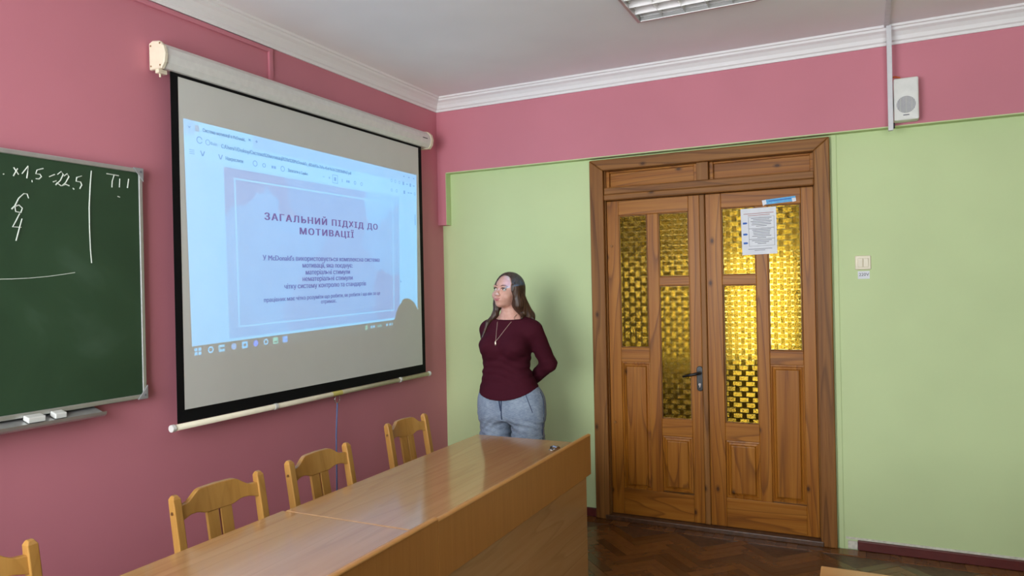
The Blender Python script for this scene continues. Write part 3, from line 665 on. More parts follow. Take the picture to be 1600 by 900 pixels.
# film tints
F_TAB = film('film_tab_bar', (0.80, 0.80, 0.88)); F_MARG = film('film_margin', (0.93, 0.93, 0.96)); F_TXT = film('film_dark_text', (0.42, 0.38, 0.42)); F_TTL = film('film_title', (0.36, 0.20, 0.30)); F_BODY = film('film_body_text', (0.42, 0.30, 0.40))
F_LINE = film('film_grey_line', (0.80, 0.82, 0.86)); F_TASK = film('film_taskbar', (0.035, 0.035, 0.03)); F_PINK = film('film_pink', (0.9, 0.5, 0.55))
def slide_mat():
    m = bpy.data.materials.new('film_watercolour'); m.use_nodes = True; nt = m.node_tree; nt.nodes.clear()
    N = nt.nodes.new; Lk = nt.links.new
    o = N('ShaderNodeOutputMaterial'); tr = N('ShaderNodeBsdfTransparent'); Lk(tr.outputs[0], o.inputs[0])
    uv = N('ShaderNodeUVMap'); uv.uv_map = 'page'
    mp = N('ShaderNodeMapping'); mp.inputs['Scale'].default_value = (1.9, 1.15, 1); mp.inputs['Location'].default_value = (0.35, 2.2, 0); Lk(uv.outputs[0], mp.inputs[0])
    ds = N('ShaderNodeTexNoise'); ds.inputs['Scale'].default_value = 7.0; ds.inputs['Detail'].default_value = 4.0; Lk(mp.outputs[0], ds.inputs[0])
    sb = N('ShaderNodeVectorMath'); sb.operation = 'MULTIPLY_ADD'; sb.inputs[1].default_value = (0.22, 0.22, 0); Lk(ds.outputs['Color'], sb.inputs[0]); Lk(mp.outputs[0], sb.inputs[2])
    vo = N('ShaderNodeTexVoronoi'); vo.inputs['Scale'].default_value = 1.9; Lk(sb.outputs[0], vo.inputs[0])
    rp = N('ShaderNodeValToRGB'); sp_ = N('ShaderNodeSeparateColor'); Lk(vo.outputs['Color'], sp_.inputs[0]); Lk(sp_.outputs[0], rp.inputs[0])
    rp.color_ramp.interpolation = 'CONSTANT'
    e = rp.color_ramp.elements; st = [(0.0, (0.80, 0.48, 0.68, 1)), (0.28, (0.62, 0.68, 0.85, 1)), (0.52, (0.64, 0.58, 0.77, 1)), (0.78, (0.68, 0.84, 0.96, 1))]
    while len(e) < len(st): e.new(0.5)
    for q, (p, c) in zip(e, st): q.position = p; q.color = c
    sf = N('ShaderNodeTexNoise'); sf.inputs['Scale'].default_value = 4.0; sf.inputs['Detail'].default_value = 5.0; Lk(mp.outputs[0], sf.inputs[0])
    r2 = N('ShaderNodeValToRGB'); Lk(sf.outputs['Fac'], r2.inputs[0]); r2.color_ramp.elements[0].position = 0.3; r2.color_ramp.elements[0].color = (0.9, 0.88, 0.92, 1); r2.color_ramp.elements[1].position = 0.7; r2.color_ramp.elements[1].color = (1, 1, 1, 1)
    mx = N('ShaderNodeMix'); mx.data_type = 'RGBA'; mx.blend_type = 'MULTIPLY'; mx.inputs[0].default_value = 1.0; Lk(rp.outputs[0], mx.inputs[6]); Lk(r2.outputs[0], mx.inputs[7])
    Lk(mx.outputs[2], tr.inputs[0]); return m
F_SLIDE = slide_mat()
def fgrid(rects, d, nx=14, ny=10):
    V, Fc, UV = [], [], []
    for u0, v0, u1, v1 in rects:
        kx = max(1, int(nx*(u1-u0)+0.5)); ky = max(1, int(ny*(v1-v0)+0.5)); b = len(V)
        for j in range(ky+1):
            for i in range(kx+1):
                u, v = u0+(u1-u0)*i/kx, v0+(v1-v0)*j/ky; V.append(tuple(fpt(u, v, d))); UV.append((u, v))
        for j in range(ky):
            for i in range(kx): Fc.append((b+j*(kx+1)+i, b+j*(kx+1)+i+1, b+(j+1)*(kx+1)+i+1, b+(j+1)*(kx+1)+i))
    m = MB(); m.v = V; m.f = Fc; ob = m.build('slide_page', F_SLIDE, pj, fix=False)
    ul = ob.data.uv_layers.new(name='page')
    for lp_ in ob.data.loops: ul.data[lp_.index].uv = UV[lp_.vertex_index]
    return ob
a0, a1, b0, b1 = 0.111, 0.880, 0.178, 0.986
c0, c1, d0, d1 = 0.144, 0.843, 0.225, 0.933; lw = 0.0022; lh = 0.0036
fgrid([(a0, b0, a1, d0-lh), (a0, d1+lh, a1, b1), (a0, d0-lh, c0-lw, d1+lh), (c1+lw, d0-lh, a1, d1+lh), (c0+lw, d0+lh, c1-lw, d1-lh)], 0.1005)
m = MB(); fquad(m, 0, 0, 0.030, 0.066, 0.1005); fquad(m, 0.208, 0, 1, 0.066, 0.1005); m.build('tab_bar_film', F_TAB, pj, fix=False)
m = MB(); fquad(m, 0, 0.168, a0, 1, 0.1005); fquad(m, a1, 0.168, 0.983, 1, 0.1005); fquad(m, a0, 0.168, a1, b0, 0.1005); m.build('margin_film', F_MARG, pj, fix=False)
m = MB(); fquad(m, 0.003, 0.113, 0.994, 0.1155, 0.101); fquad(m, 0.003, 0.166, 0.994, 0.168, 0.101); m.build('divider_film', F_LINE, pj, fix=False)
# taskbar with icon openings
icons = [(0.016, 'w'), (0.053, 'o'), (0.086, 's'), (0.124, 'p'), (0.160, 'q'), (0.197, 'b'), (0.233, 'o'), (0.268, 'y'), (0.3046, 'e'), (0.680, 't'), (0.708, 'x'), (0.722, 'x'), (0.748, 'g'), (0.762, 'g'), (0.798, 'x'), (0.8177, 'x'), (0.8336, 'x')]
m = MB(); last = 0.0; tint = {}; cov = MB()
for u, k in icons:
    w2 = {'t': 0.007, 'x': 0.005, 'g': 0.006}.get(k, 0.0095); h2 = {'x': 0.008, 'g': 0.008, 't': 0.014}.get(k, 0.0165); vc = 1.026
    fquad(m, last, 1.0, u-w2, VB, 0.1); fquad(m, u-w2, 1.0, u+w2, vc-h2, 0.1); fquad(m, u-w2, vc+h2, u+w2, VB, 0.1); last = u+w2
    col = {'w': (0.75, 0.95, 1), 'o': (1, 1, 1), 's': (0.8, 0.85, 0.8), 'p': (1, 0.6, 0.75), 'q': (0.6, 0.9, 1), 'b': (0.15, 0.3, 1), 'y': (1, 0.95, 0.45), 'e': (0.25, 0.55, 0.9), 't': (1, 0.7, 0.3), 'x': (0.9, 0.9, 0.85), 'g': (0.4, 0.5, 0.3)}[k]
    if k == 'w':
        fquad(cov, u-0.0012, vc-h2, u+0.0012, vc+h2, 0.1005); fquad(cov, u-w2, vc-0.002, u+w2, vc+0.002, 0.1005)
    if k in 'opb':                                               # round icons: square opening with a round window
        n = 16
        def ci(r_): return [(u+r_*math.cos(2*PI*j/n), vc+r_/AR*math.sin(2*PI*j/n)) for j in range(n)]
        co = ci(0.0085); bo = ci(0.0135)
        for j in range(n):
            jj = (j+1) % n; fpoly(cov, [co[j], co[jj], bo[jj], bo[j]], 0.1005)
        if k == 'o': fpoly(cov, ci(0.005), 0.1005)
    if k == 's': fquad(cov, u-0.006, vc-0.004, u+0.009, vc+0.004, 0.1005)
    if k == 'y': fquad(cov, u-0.006, vc+0.003, u+0.006, vc+0.010, 0.1005)
    if k == 'q': fquad(cov, u-0.004, vc-0.006, u+0.004, vc+0.006, 0.1005)
    tint.setdefault(col, []).append((u-w2, vc-h2, u+w2, vc+h2))
fquad(m, last, 1.0, 1.0, VB, 0.1); m.build('taskbar_film', F_TASK, pj, fix=False); cov.build('icon_film', F_TASK, pj, fix=False)
for col, rs in tint.items():
    m = MB()
    for r_ in rs: fquad(m, *r_, 0.101)
    m.build('icon_film', film('film_icon', col), pj, fix=False)
def spt(u, v):
    q = HM @ np.array([u, v, 1.0]); return (sx+0.0027, q[0]/q[2], q[1]/q[2])
M['let_t'] = plain('painted_title_letters', (0.40, 0.19, 0.28), 0.9, spec=0.1, var=0.02); M['let_b'] = plain('painted_body_letters', (0.38, 0.28, 0.40), 0.9, spec=0.1, var=0.02); M['let_u'] = plain('painted_toolbar_letters', (0.42, 0.43, 0.50), 0.9, spec=0.1, var=0.02)
F_TTL, F_BODY, F_TXT = 'let_t', 'let_b', 'let_u'  # dark colours on the fabric, standing in for the projected lettering
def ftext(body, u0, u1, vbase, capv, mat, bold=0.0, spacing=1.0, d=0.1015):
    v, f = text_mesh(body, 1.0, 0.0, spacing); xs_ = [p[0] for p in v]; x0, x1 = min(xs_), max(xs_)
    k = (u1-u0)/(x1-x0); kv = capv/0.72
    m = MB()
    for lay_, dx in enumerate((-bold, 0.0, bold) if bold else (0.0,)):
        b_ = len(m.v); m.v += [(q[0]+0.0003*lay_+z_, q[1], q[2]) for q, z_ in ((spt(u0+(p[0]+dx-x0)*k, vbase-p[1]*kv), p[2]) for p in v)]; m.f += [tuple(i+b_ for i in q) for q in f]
    o = m.build('painted_slide_lettering', mat, ps, fix=False); o.parent = wsf; o['kind'] = 'stuff'; return o
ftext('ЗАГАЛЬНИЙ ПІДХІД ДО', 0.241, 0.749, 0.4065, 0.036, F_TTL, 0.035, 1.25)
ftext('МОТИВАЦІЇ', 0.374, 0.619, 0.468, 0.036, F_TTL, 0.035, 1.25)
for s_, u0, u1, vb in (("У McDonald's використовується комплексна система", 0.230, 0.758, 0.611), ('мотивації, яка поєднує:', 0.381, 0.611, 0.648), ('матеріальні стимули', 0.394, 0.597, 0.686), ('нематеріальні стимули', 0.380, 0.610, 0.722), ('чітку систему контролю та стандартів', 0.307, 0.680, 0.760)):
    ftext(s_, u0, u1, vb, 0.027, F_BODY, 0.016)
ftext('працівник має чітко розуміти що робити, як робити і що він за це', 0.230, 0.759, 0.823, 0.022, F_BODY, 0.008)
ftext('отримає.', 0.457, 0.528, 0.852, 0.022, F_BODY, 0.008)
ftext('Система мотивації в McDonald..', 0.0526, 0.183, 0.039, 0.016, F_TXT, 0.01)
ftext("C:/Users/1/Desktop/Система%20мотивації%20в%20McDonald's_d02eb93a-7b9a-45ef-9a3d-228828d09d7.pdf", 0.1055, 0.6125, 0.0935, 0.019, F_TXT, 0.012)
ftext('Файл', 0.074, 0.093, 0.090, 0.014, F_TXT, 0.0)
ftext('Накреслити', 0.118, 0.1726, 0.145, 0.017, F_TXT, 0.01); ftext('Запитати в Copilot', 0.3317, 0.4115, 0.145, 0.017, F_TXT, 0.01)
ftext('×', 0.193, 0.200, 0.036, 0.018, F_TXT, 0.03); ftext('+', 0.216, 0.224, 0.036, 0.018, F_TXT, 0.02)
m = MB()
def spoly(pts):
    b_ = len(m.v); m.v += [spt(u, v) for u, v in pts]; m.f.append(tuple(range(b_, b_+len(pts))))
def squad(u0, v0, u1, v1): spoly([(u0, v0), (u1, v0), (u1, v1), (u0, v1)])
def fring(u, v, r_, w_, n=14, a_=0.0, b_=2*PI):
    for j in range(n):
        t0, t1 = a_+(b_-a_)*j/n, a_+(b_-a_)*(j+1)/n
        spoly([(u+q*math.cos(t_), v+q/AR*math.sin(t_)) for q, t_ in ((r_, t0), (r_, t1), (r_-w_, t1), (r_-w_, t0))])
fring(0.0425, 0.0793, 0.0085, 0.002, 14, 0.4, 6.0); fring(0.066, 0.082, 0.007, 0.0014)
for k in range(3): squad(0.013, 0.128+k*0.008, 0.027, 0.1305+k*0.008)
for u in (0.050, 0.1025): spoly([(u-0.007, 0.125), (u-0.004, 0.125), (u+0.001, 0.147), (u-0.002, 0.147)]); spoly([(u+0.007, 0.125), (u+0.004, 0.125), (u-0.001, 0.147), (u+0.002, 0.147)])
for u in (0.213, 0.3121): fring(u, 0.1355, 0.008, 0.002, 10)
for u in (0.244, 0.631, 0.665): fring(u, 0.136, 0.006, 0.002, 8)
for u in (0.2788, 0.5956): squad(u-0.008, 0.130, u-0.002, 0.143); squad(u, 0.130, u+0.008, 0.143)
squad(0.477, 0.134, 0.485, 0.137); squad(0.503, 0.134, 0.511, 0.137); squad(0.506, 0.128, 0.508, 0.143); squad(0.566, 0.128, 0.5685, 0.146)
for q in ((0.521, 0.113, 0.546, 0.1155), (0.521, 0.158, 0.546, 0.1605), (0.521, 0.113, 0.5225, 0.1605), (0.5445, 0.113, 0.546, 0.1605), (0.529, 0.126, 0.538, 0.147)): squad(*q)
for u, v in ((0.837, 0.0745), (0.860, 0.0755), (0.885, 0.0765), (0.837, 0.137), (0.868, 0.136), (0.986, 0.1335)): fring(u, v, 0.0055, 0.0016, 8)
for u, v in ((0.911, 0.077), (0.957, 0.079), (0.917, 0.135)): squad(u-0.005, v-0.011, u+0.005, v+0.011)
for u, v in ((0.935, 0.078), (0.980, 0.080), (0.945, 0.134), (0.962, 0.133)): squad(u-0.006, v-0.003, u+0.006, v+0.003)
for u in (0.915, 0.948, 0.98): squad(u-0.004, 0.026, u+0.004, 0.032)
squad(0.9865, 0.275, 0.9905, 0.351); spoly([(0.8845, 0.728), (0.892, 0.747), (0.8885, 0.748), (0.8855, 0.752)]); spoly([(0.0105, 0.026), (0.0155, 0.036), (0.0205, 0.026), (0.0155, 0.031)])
q = m.build('painted_toolbar_symbols', F_TXT, ps, fix=False); q.parent = wsf; q['kind'] = 'stuff'  # toolbar marks painted on the fabric in place of projected ones
m = MB(); fquad(m, 0.031, 0.016, 0.043, 0.044, 0.1015); m.build('tab_symbol', F_PINK, pj, fix=False)
sl = bpy.data.lights.new('projector_lamp', 'SPOT'); sl.energy = 690; sl.color = (0.09, 0.50, 1.0); sl.shadow_soft_size = 0.0; sl.spot_size = math.radians(44); sl.spot_blend = 0.0
so = bpy.data.objects.new('projector_lamp', sl); COL.objects.link(so); so.location = PL; so.rotation_euler = AX.to_track_quat('-Z', 'Y').to_euler()

# ------------------------------------------------------------------ tables
def table(name, label, group, X0, X1, Y0, Y1, legs, dz=0.0):
    tb = thing(name, label, 'table', ((X0+X1)/2, (Y0+Y1)/2, 0), group)
    box('tabletop', 'lam_y', X0, Y0+0.001, 0.728, X1, Y1-0.001, 0.75, tb, 0.003)
    fx = X1
    box('front_band', 'lam_z', fx, Y0+0.001, 0.605, fx+0.020, Y1-0.001, 0.790+dz, tb, 0.001)
    m = MB(); n = 8
    pr = [(fx-0.002+0.024*0.5-0.012*math.cos(PI*k/n), 0.789+dz+0.007*math.sin(PI*k/n)) for k in range(n+1)]
    m.loft([[(a, y, b) for a, b in pr] for y in (Y0+0.001, Y1-0.001)]); m.build('rounded_edging', 'lam_e', tb)
    box('modesty_panel', 'lam_y', fx-0.018, Y0+0.03, 0.06, fx-0.001, Y1-0.012, 0.728, tb)
    for y in legs: box('side_panel', 'lam_z', X0+0.08, y, 0.0, fx-0.018, y+0.018, 0.728, tb)
    return tb
t1 = table('conference_table', 'light wood table standing next to the woman', 'tables in a row by the chairs', 0.915, 1.513, -2.566, -1.204, (-2.445, -1.234))
t2 = table('conference_table', 'light wood table farther from the woman, joined end to end', 'tables in a row by the chairs', 0.905, 1.513, -3.930, -2.567, (-3.918, -2.99), 0.007)
t3 = thing('side_desk', 'light wood desk whose corner faces the door', 'table', (3.2, -2.9, 0))
box('tabletop', 'lam_x', 2.600, -3.05, 0.728, 3.900, -2.378, 0.75, t3, 0.003)
for x in (2.66, 3.82): box('side_panel', 'lam_z', x, -3.0, 0, x+0.018, -2.44, 0.728, t3)
box('back_panel', 'lam_x', 2.678, -2.50, 0.2, 3.82, -2.482, 0.728, t3)
lk = thing('desk_lock', 'small chrome cylinder lock lying on the table beside the raised edge', 'lock', (1.428, -1.396, 0.75))
MB().tube([(1.452, -1.41, 0.762), (1.424, -1.392, 0.762)], [0.012, 0.012], 14).build('cylinder', 'chrome', lk, 0.002)
MB().tube([(1.424, -1.392, 0.760), (1.404, -1.38, 0.758)], [0.009, 0.007], 12).build('barrel', 'blackp', lk)
MB().tube([(1.413+0.011*math.cos(a), -1.398+0.011*math.sin(a), 0.7525) for a in np.linspace(0, 2*PI, 15)], 0.0018, 6).build('key_ring', 'chrome', lk, smooth=True)

# ------------------------------------------------------------------ chairs (front towards +x)
def make_chair(label, w, H=0.86):
    c = thing('wooden_chair', label, 'chair', (0, 0, 0), 'wooden chairs along the pink wall')
    hw = w/2; lean = 0.17                                       # back leans towards -x above the seat
    def bx(z): return -(z-0.45)*lean if z > 0.45 else (0.45-z)*-0.06
    for s in (-1, 1):
        m = MB(); rings = []
        for z, th in ((0, 0.028), (0.45, 0.034), (0.70, 0.032), (H-0.035, 0.030), (H-0.012, 0.027), (H-0.003, 0.018), (H, 0.008)):
            x = bx(z); y = s*hw; a = 0.0145 if z < H-0.004 else 0.009
            rings.append([(x-th/2, y-a, z), (x+th/2, y-a, z), (x+th/2, y+a, z), (x-th/2, y+a, z)])
        m.loft(rings); p = m.build('rear_post', 'chair', c, 0.004, local=True)
        zz = H-0.055; q = MB().disc((bx(zz), s*(hw+0.0145), zz), (0, s, 0), 0.006, 0.0015, 12).build('screw_cap', 'brass', c, local=True); q.parent = p
    # crest rail with shaped top edge
    n = 24; top, bot = [], []
    for k in range(n+1):
        t_ = -1+2*k/n; y = t_*(hw-0.012); a = abs(t_)
        s_ = 1-min(1, max(0, (a-0.42)/0.42)); s_ = s_*s_*(3-2*s_)
        top.append((y, H-0.036+0.030*s_+0.004*(1-a)))
        b_ = min(1, max(0, (a-0.30)/0.30)); b_ = b_*b_*(3-2*b_)
        bot.append((y, H-0.088+0.012*b_-0.010*max(0, (a-0.75)/0.25)))
    m = MB(); rings = []
    for (y, zt), (_, zb) in zip(top, bot):
        cv = -0.018*(1-(y/hw)**2)
        rings.append([(bx(zb)-0.010+cv, y, zb), (bx(zb)+0.010+cv, y, zb), (bx(zt)+0.010+cv, y, zt), (bx(zt)-0.010+cv, y, zt)])
    m.loft(rings); m.build('crest_rail', 'chair', c, 0.003, local=True)
    for s in (-1, 1):
        m = MB(); y0, y1 = (0.004, 0.050) if s > 0 else (-0.050, -0.004); rings = []
        for z in (0.47, 0.60, H-0.075):
            o = bx(z)-0.016; f_ = 1.15 if z < 0.5 else 1.0
            rings.append([(o-0.006, y0*f_, z), (o+0.006, y0*f_, z), (o+0.006, y1*f_, z), (o-0.006, y1*f_, z)])
        m.loft(rings); m.build('back_slat', 'chair', c, 0.002, local=True)
    MB().box(0.0, -hw+0.0145, 0.40, 0.024, hw-0.0145, 0.445).build('seat_rail', 'chair', c, local=True)
    m = MB(); m.loft([[(0.016, -hw+0.014, z), (0.36, -hw-0.02, z), (0.39, -hw+0.0, z), (0.39, hw, z), (0.36, hw+0.02, z), (0.016, hw-0.014, z)] for z in (0.445, 0.468)]); m.build('seat', 'chair', c, 0.006, local=True)
    for s in (-1, 1):
        y = s*(hw-0.005); m = MB(); m.loft([[(0.34-a, y-a, z), (0.34+a, y-a, z), (0.34+a, y+a, z), (0.34-a, y+a, z)] for z, a in ((0, 0.014), (0.445, 0.018))]); m.build('front_leg', 'chair', c, 0.003, local=True)
        MB().box(0.02, y-0.009, 0.18, 0.325, y+0.009, 0.21).build('side_stretcher', 'chair', c, local=True)
    return c
def copy_tree(o, parent=None):
    c = o.copy(); COL.objects.link(c); c.parent = parent
    for ch in o.children: copy_tree(ch, c)
    return c
dxp = 0.41*0.17                                                  # how far the post top leans back
ch = make_chair('wooden chair with crest rail behind the screen cord', 0.335)
c3 = ch; c3.location = (0.736+dxp, -2.190, 0); c3.rotation_euler.z = 0.0
c2 = copy_tree(ch); c2.location = (0.733+dxp, -2.690, 0); c2.rotation_euler.z = -0.05
c2['label'] = 'wooden chair between the chalkboard and the screen cord'
c1 = copy_tree(ch); c1.location = (0.716+dxp, -3.458, 0); c1['label'] = 'wooden chair under the chalkboard, showing only one back post'
c4 = make_chair('narrower wooden chair nearest to the woman', 0.292); c4.location = (0.655+dxp, -1.462, 0); c4.rotation_euler.z = -0.06

# ------------------------------------------------------------------ the woman (smooth implicit surfaces, meshed by surface nets)
def nets(F, xs, ys, zs):
    nx, ny, nz = F.shape; ins = F < 0
    cs_ = np.zeros((nx-1, ny-1, nz-1), int)
    for a in (0, 1):
        for b in (0, 1):
            for c in (0, 1): cs_ += ins[a:nx-1+a, b:ny-1+b, c:nz-1+c]
    I, J, K_ = np.nonzero((cs_ > 0) & (cs_ < 8))
    acc = np.zeros((len(I), 3)); cnt = np.zeros(len(I))
    cor = [(a, b, c) for a in (0, 1) for b in (0, 1) for c in (0, 1)]
    for p in cor:
        for ax in range(3):
            if p[ax]: continue
            q = list(p); q[ax] = 1
            f0 = F[I+p[0], J+p[1], K_+p[2]]; f1 = F[I+q[0], J+q[1], K_+q[2]]
            k = (f0 < 0) != (f1 < 0); t = np.where(k, f0/np.where(k, f0-f1, 1), 0)
            pt = np.stack([np.full(len(I), float(p[0])), np.full(len(I), float(p[1])), np.full(len(I), float(p[2]))], 1); pt[:, ax] = t
            acc += pt*k[:, None]; cnt += k
    fr = acc/cnt[:, None]
    V = np.stack([xs[I]+fr[:, 0]*(xs[I+1]-xs[I]), ys[J]+fr[:, 1]*(ys[J+1]-ys[J]), zs[K_]+fr[:, 2]*(zs[K_+1]-zs[K_])], 1)
    idx = -np.ones(cs_.shape, int); idx[I, J, K_] = np.arange(len(I))
    Fc = []
    for ax in range(3):
        sl0 = [slice(1, -1)]*3; sl0[ax] = slice(0, -1); sl1 = [slice(1, -1)]*3; sl1[ax] = slice(1, None)
        a, b = ins[tuple(sl0)], ins[tuple(sl1)]; e = np.argwhere(a != b)
        if not len(e): continue
        flip = a[tuple(e.T)]
        e = e + 1; e[:, ax] -= 1
        u, v = (ax+1) % 3, (ax+2) % 3
        def g(du, dv):
            q = e.copy(); q[:, u] += du; q[:, v] += dv; return idx[tuple(q.T)]
        q = np.stack([g(-1, -1), g(0, -1), g(0, 0), g(-1, 0)], 1)
        q[~flip] = q[~flip][:, ::-1]; Fc.append(q)
    return V, np.concatenate(Fc)
def spaced(lo, hi, h, fine=None):
    if fine is None: return np.arange(lo, hi+h, h)
    f0, f1, hf = fine
    return np.unique(np.round(np.concatenate([np.arange(lo, f0, h), np.arange(f0, f1, hf), np.arange(f1, hi+h, h)]), 6))
def smin(a, b, k):
    h = np.clip(0.5+0.5*(b-a)/k, 0, 1); return b*(1-h)+a*h-k*h*(1-h)
def smax(a, b, k): return -smin(-a, -b, k)
def ell(P, c, r):
    x, y, z = (P[0]-c[0])/r[0], (P[1]-c[1])/r[1], (P[2]-c[2])/r[2]
    k0 = np.sqrt(x*x+y*y+z*z); k1 = np.sqrt((x/r[0])**2+(y/r[1])**2+(z/r[2])**2)+1e-9
    return k0*(k0-1)/k1
def cone(P, a, b, ra, rb):
    a = np.array(a, float); b = np.array(b, float); d = b-a; L = d@d
    t = np.clip(((P[0]-a[0])*d[0]+(P[1]-a[1])*d[1]+(P[2]-a[2])*d[2])/L, 0, 1)
    return np.sqrt((P[0]-a[0]-t*d[0])**2+(P[1]-a[1]-t*d[1])**2+(P[2]-a[2]-t*d[2])**2)-(ra+(rb-ra)*t)
def column(P, tab, grow=0.0, power=2.3):
    z = P[2]; q = np.array(tab, float); zt = q[:, 0]
    a, b, cx, cy = [np.interp(z, zt, q[:, k]) for k in (1, 2, 3, 4)]
    a = a+grow; b = b+grow
    n = (np.abs((P[0]-cx)/a)**power+np.abs((P[1]-cy)/b)**power)**(1/power)
    d = (n-1)*np.minimum(a, b)
    return np.maximum(d, np.maximum(zt[0]-z, z-zt[-1]))
def mesh_from(fn, xs, ys, zs, name, mat, parent):
    X, Y, Z = np.meshgrid(xs, ys, zs, indexing='ij')
    V, Fc = nets(fn((X, Y, Z)), xs, ys, zs)
    me = bpy.data.meshes.new(name); me.from_pydata(V.tolist(), [], Fc.tolist()); me.update()
    for p in me.polygons: p.use_smooth = True
    me.materials.append(M[mat]); ob = bpy.data.objects.new(name, me); COL.objects.link(ob); ob.parent = parent
    return ob
WP = (0.862, -0.690, 0.0)
wo = thing('person', 'person in a maroon top and jeans standing with hands behind the back', 'person', WP)
# z, half width, half depth, centre x, centre y
TORSO = [(0.80, 0.202, 0.146, -0.006, 0.016), (0.88, 0.193, 0.136, -0.010, 0.012), (0.96, 0.160, 0.112, -0.020, 0.006), (1.03, 0.138, 0.103, -0.028, 0.002), (1.10, 0.142, 0.106, -0.024, -0.002), (1.17, 0.150, 0.108, -0.014, -0.004), (1.24, 0.150, 0.098, -0.006, 0.002), (1.29, 0.135, 0.080, 0, 0.010), (1.33, 0.095, 0.066, 0, 0.016), (1.36, 0.060, 0.052, 0, 0.018)]
HC = np.array([-0.004, -0.010, 1.479]); HY = math.radians(-13); HT = math.radians(7); HR = math.radians(4)
Rz = np.array([[math.cos(HY), -math.sin(HY), 0], [math.sin(HY), math.cos(HY), 0], [0, 0, 1]])
Rx = np.array([[1, 0, 0], [0, math.cos(HT), math.sin(HT)], [0, -math.sin(HT), math.cos(HT)]])   # chin up
Ry = np.array([[math.cos(HR), 0, math.sin(HR)], [0, 1, 0], [-math.sin(HR), 0, math.cos(HR)]])
RH = Rz @ Ry @ Rx
def to_head(P):
    q = [P[k]-HC[k] for k in range(3)]; R = RH.T
    return tuple(R[i, 0]*q[0]+R[i, 1]*q[1]+R[i, 2]*q[2] for i in range(3))
def from_head(p): return tuple(HC + RH @ np.array(p, float))
def head_sdf(P):
    h = to_head(P)
    d = ell(h, (0, 0.012, 0.020), (0.071, 0.090, 0.083))
    d = smin(d, ell(h, (0, -0.022, -0.038), (0.057, 0.062, 0.058)), 0.030)
    d = smin(d, ell(h, (0, -0.060, -0.078), (0.023, 0.020, 0.018)), 0.022)
    for s in (-1, 1):
        d = smin(d, ell(h, (s*0.037, -0.053, -0.031), (0.025, 0.025, 0.023)), 0.020)
        d = smax(d, -ell(h, (s*0.031, -0.090, 0.006), (0.017, 0.015, 0.011)), 0.010)
        d = smin(d, ell(h, (s*0.030, -0.073, 0.022), (0.021, 0.010, 0.006)), 0.010)
        d = smin(d, ell(h, (s*0.0115, -0.091, -0.029), (0.0075, 0.008, 0.0065)), 0.006)
        d = smin(d, ell(h, (s*0.072, 0.012, -0.004), (0.008, 0.018, 0.028)), 0.006)
    d = smin(d, cone(h, (0, -0.078, 0.012), (0, -0.097, -0.024), 0.006, 0.0095), 0.010)
    d = smin(d, ell(h, (0, -0.078, -0.055), (0.024, 0.014, 0.012)), 0.012)
    d = smax(d, -ell(h, (0, -0.096, -0.0545), (0.022, 0.006, 0.0014)), 0.003)
    return d
ARM = {1: [(0.142, 0.015, 1.252), (0.192, 0.110, 1.052), (0.050, 0.175, 0.935)], -1: [(-0.146, 0.015, 1.255), (-0.180, 0.115, 1.050), (-0.050, 0.180, 0.950)]}
def arms(P, g=0.0):
    d = None
    for s in (1, -1):
        a, b, c = ARM[s]
        q = smin(cone(P, a, b, 0.054+g, 0.043+g), cone(P, b, c, 0.044+g, 0.030+g), 0.02)
        d = q if d is None else np.minimum(d, q)
    return d
def leg(P, s, g=0.0, wide=False):
    hx, hy = (0.094 if s > 0 else -0.108), 0.012
    if wide:
        a = cone(P, (hx, hy, 0.84), (hx*1.02, hy, 0.60), 0.098, 0.094); b = cone(P, (hx*1.02, hy, 0.60), (hx*1.04, hy+0.01, 0.06), 0.094, 0.088)
        return smin(a, b, 0.03)
    a = cone(P, (hx, hy, 0.82), (hx, hy-0.005, 0.46), 0.082, 0.055); b = cone(P, (hx, hy-0.005, 0.46), (hx, hy+0.02, 0.08), 0.055, 0.036)
    return smin(a, b, 0.03)
def body_sdf(P):
    d = column(P, TORSO, -0.014)
    d = smin(d, arms(P, -0.010), 0.03)
    nk0 = np.array([0, 0.022, 1.31]); nk1 = HC+RH @ np.array([0, 0.022, -0.05])
    d = smin(d, cone(P, nk0, nk1, 0.054, 0.047), 0.028)
    d = smin(d, head_sdf(P), 0.014)
    for s in (-1, 1):
        d = smin(d, leg(P, s), 0.03)
        hx = 0.094 if s > 0 else -0.108
        d = smin(d, cone(P, (hx, 0.03, 0.05), (hx*1.1, -0.12, 0.035), 0.035, 0.024), 0.02)
        w_ = np.array(ARM[s][2]); dr = w_-np.array(ARM[s][1]); dr = dr/np.linalg.norm(dr)
        pal = w_+dr*0.055+np.array([0, 0.004*s, -0.006])
        d = smin(d, cone(P, w_, pal, 0.022, 0.027), 0.012)
        for k in range(4):                                        # fingers, loosely curled behind the back
            kn = pal+dr*0.016+np.array([0, 0.010, 0.026-0.017*k]); ln = (0.052, 0.060, 0.056, 0.044)[k]
            t1_ = kn+dr*ln*0.5+np.array([0, 0.006, -0.004]); t2_ = t1_+dr*ln*0.35+np.array([0, -0.012, -0.012])
            d = smin(d, np.minimum(cone(P, kn, t1_, 0.0085, 0.008), cone(P, t1_, t2_, 0.008, 0.007)), 0.004)
        th0 = w_+dr*0.02+np.array([0, 0.012, 0.020]); th1 = th0+dr*0.04+np.array([0, 0.008, 0.022])
        d = smin(d, cone(P, th0, th1, 0.010, 0.0085), 0.006)
    return d
t = NT('skin'); v = t.coord((60, 60, 60)); nz = t.n('ShaderNodeTexNoise', Scale=1.0, Detail=3.0); t.l(v, nz.inputs['Vector'])
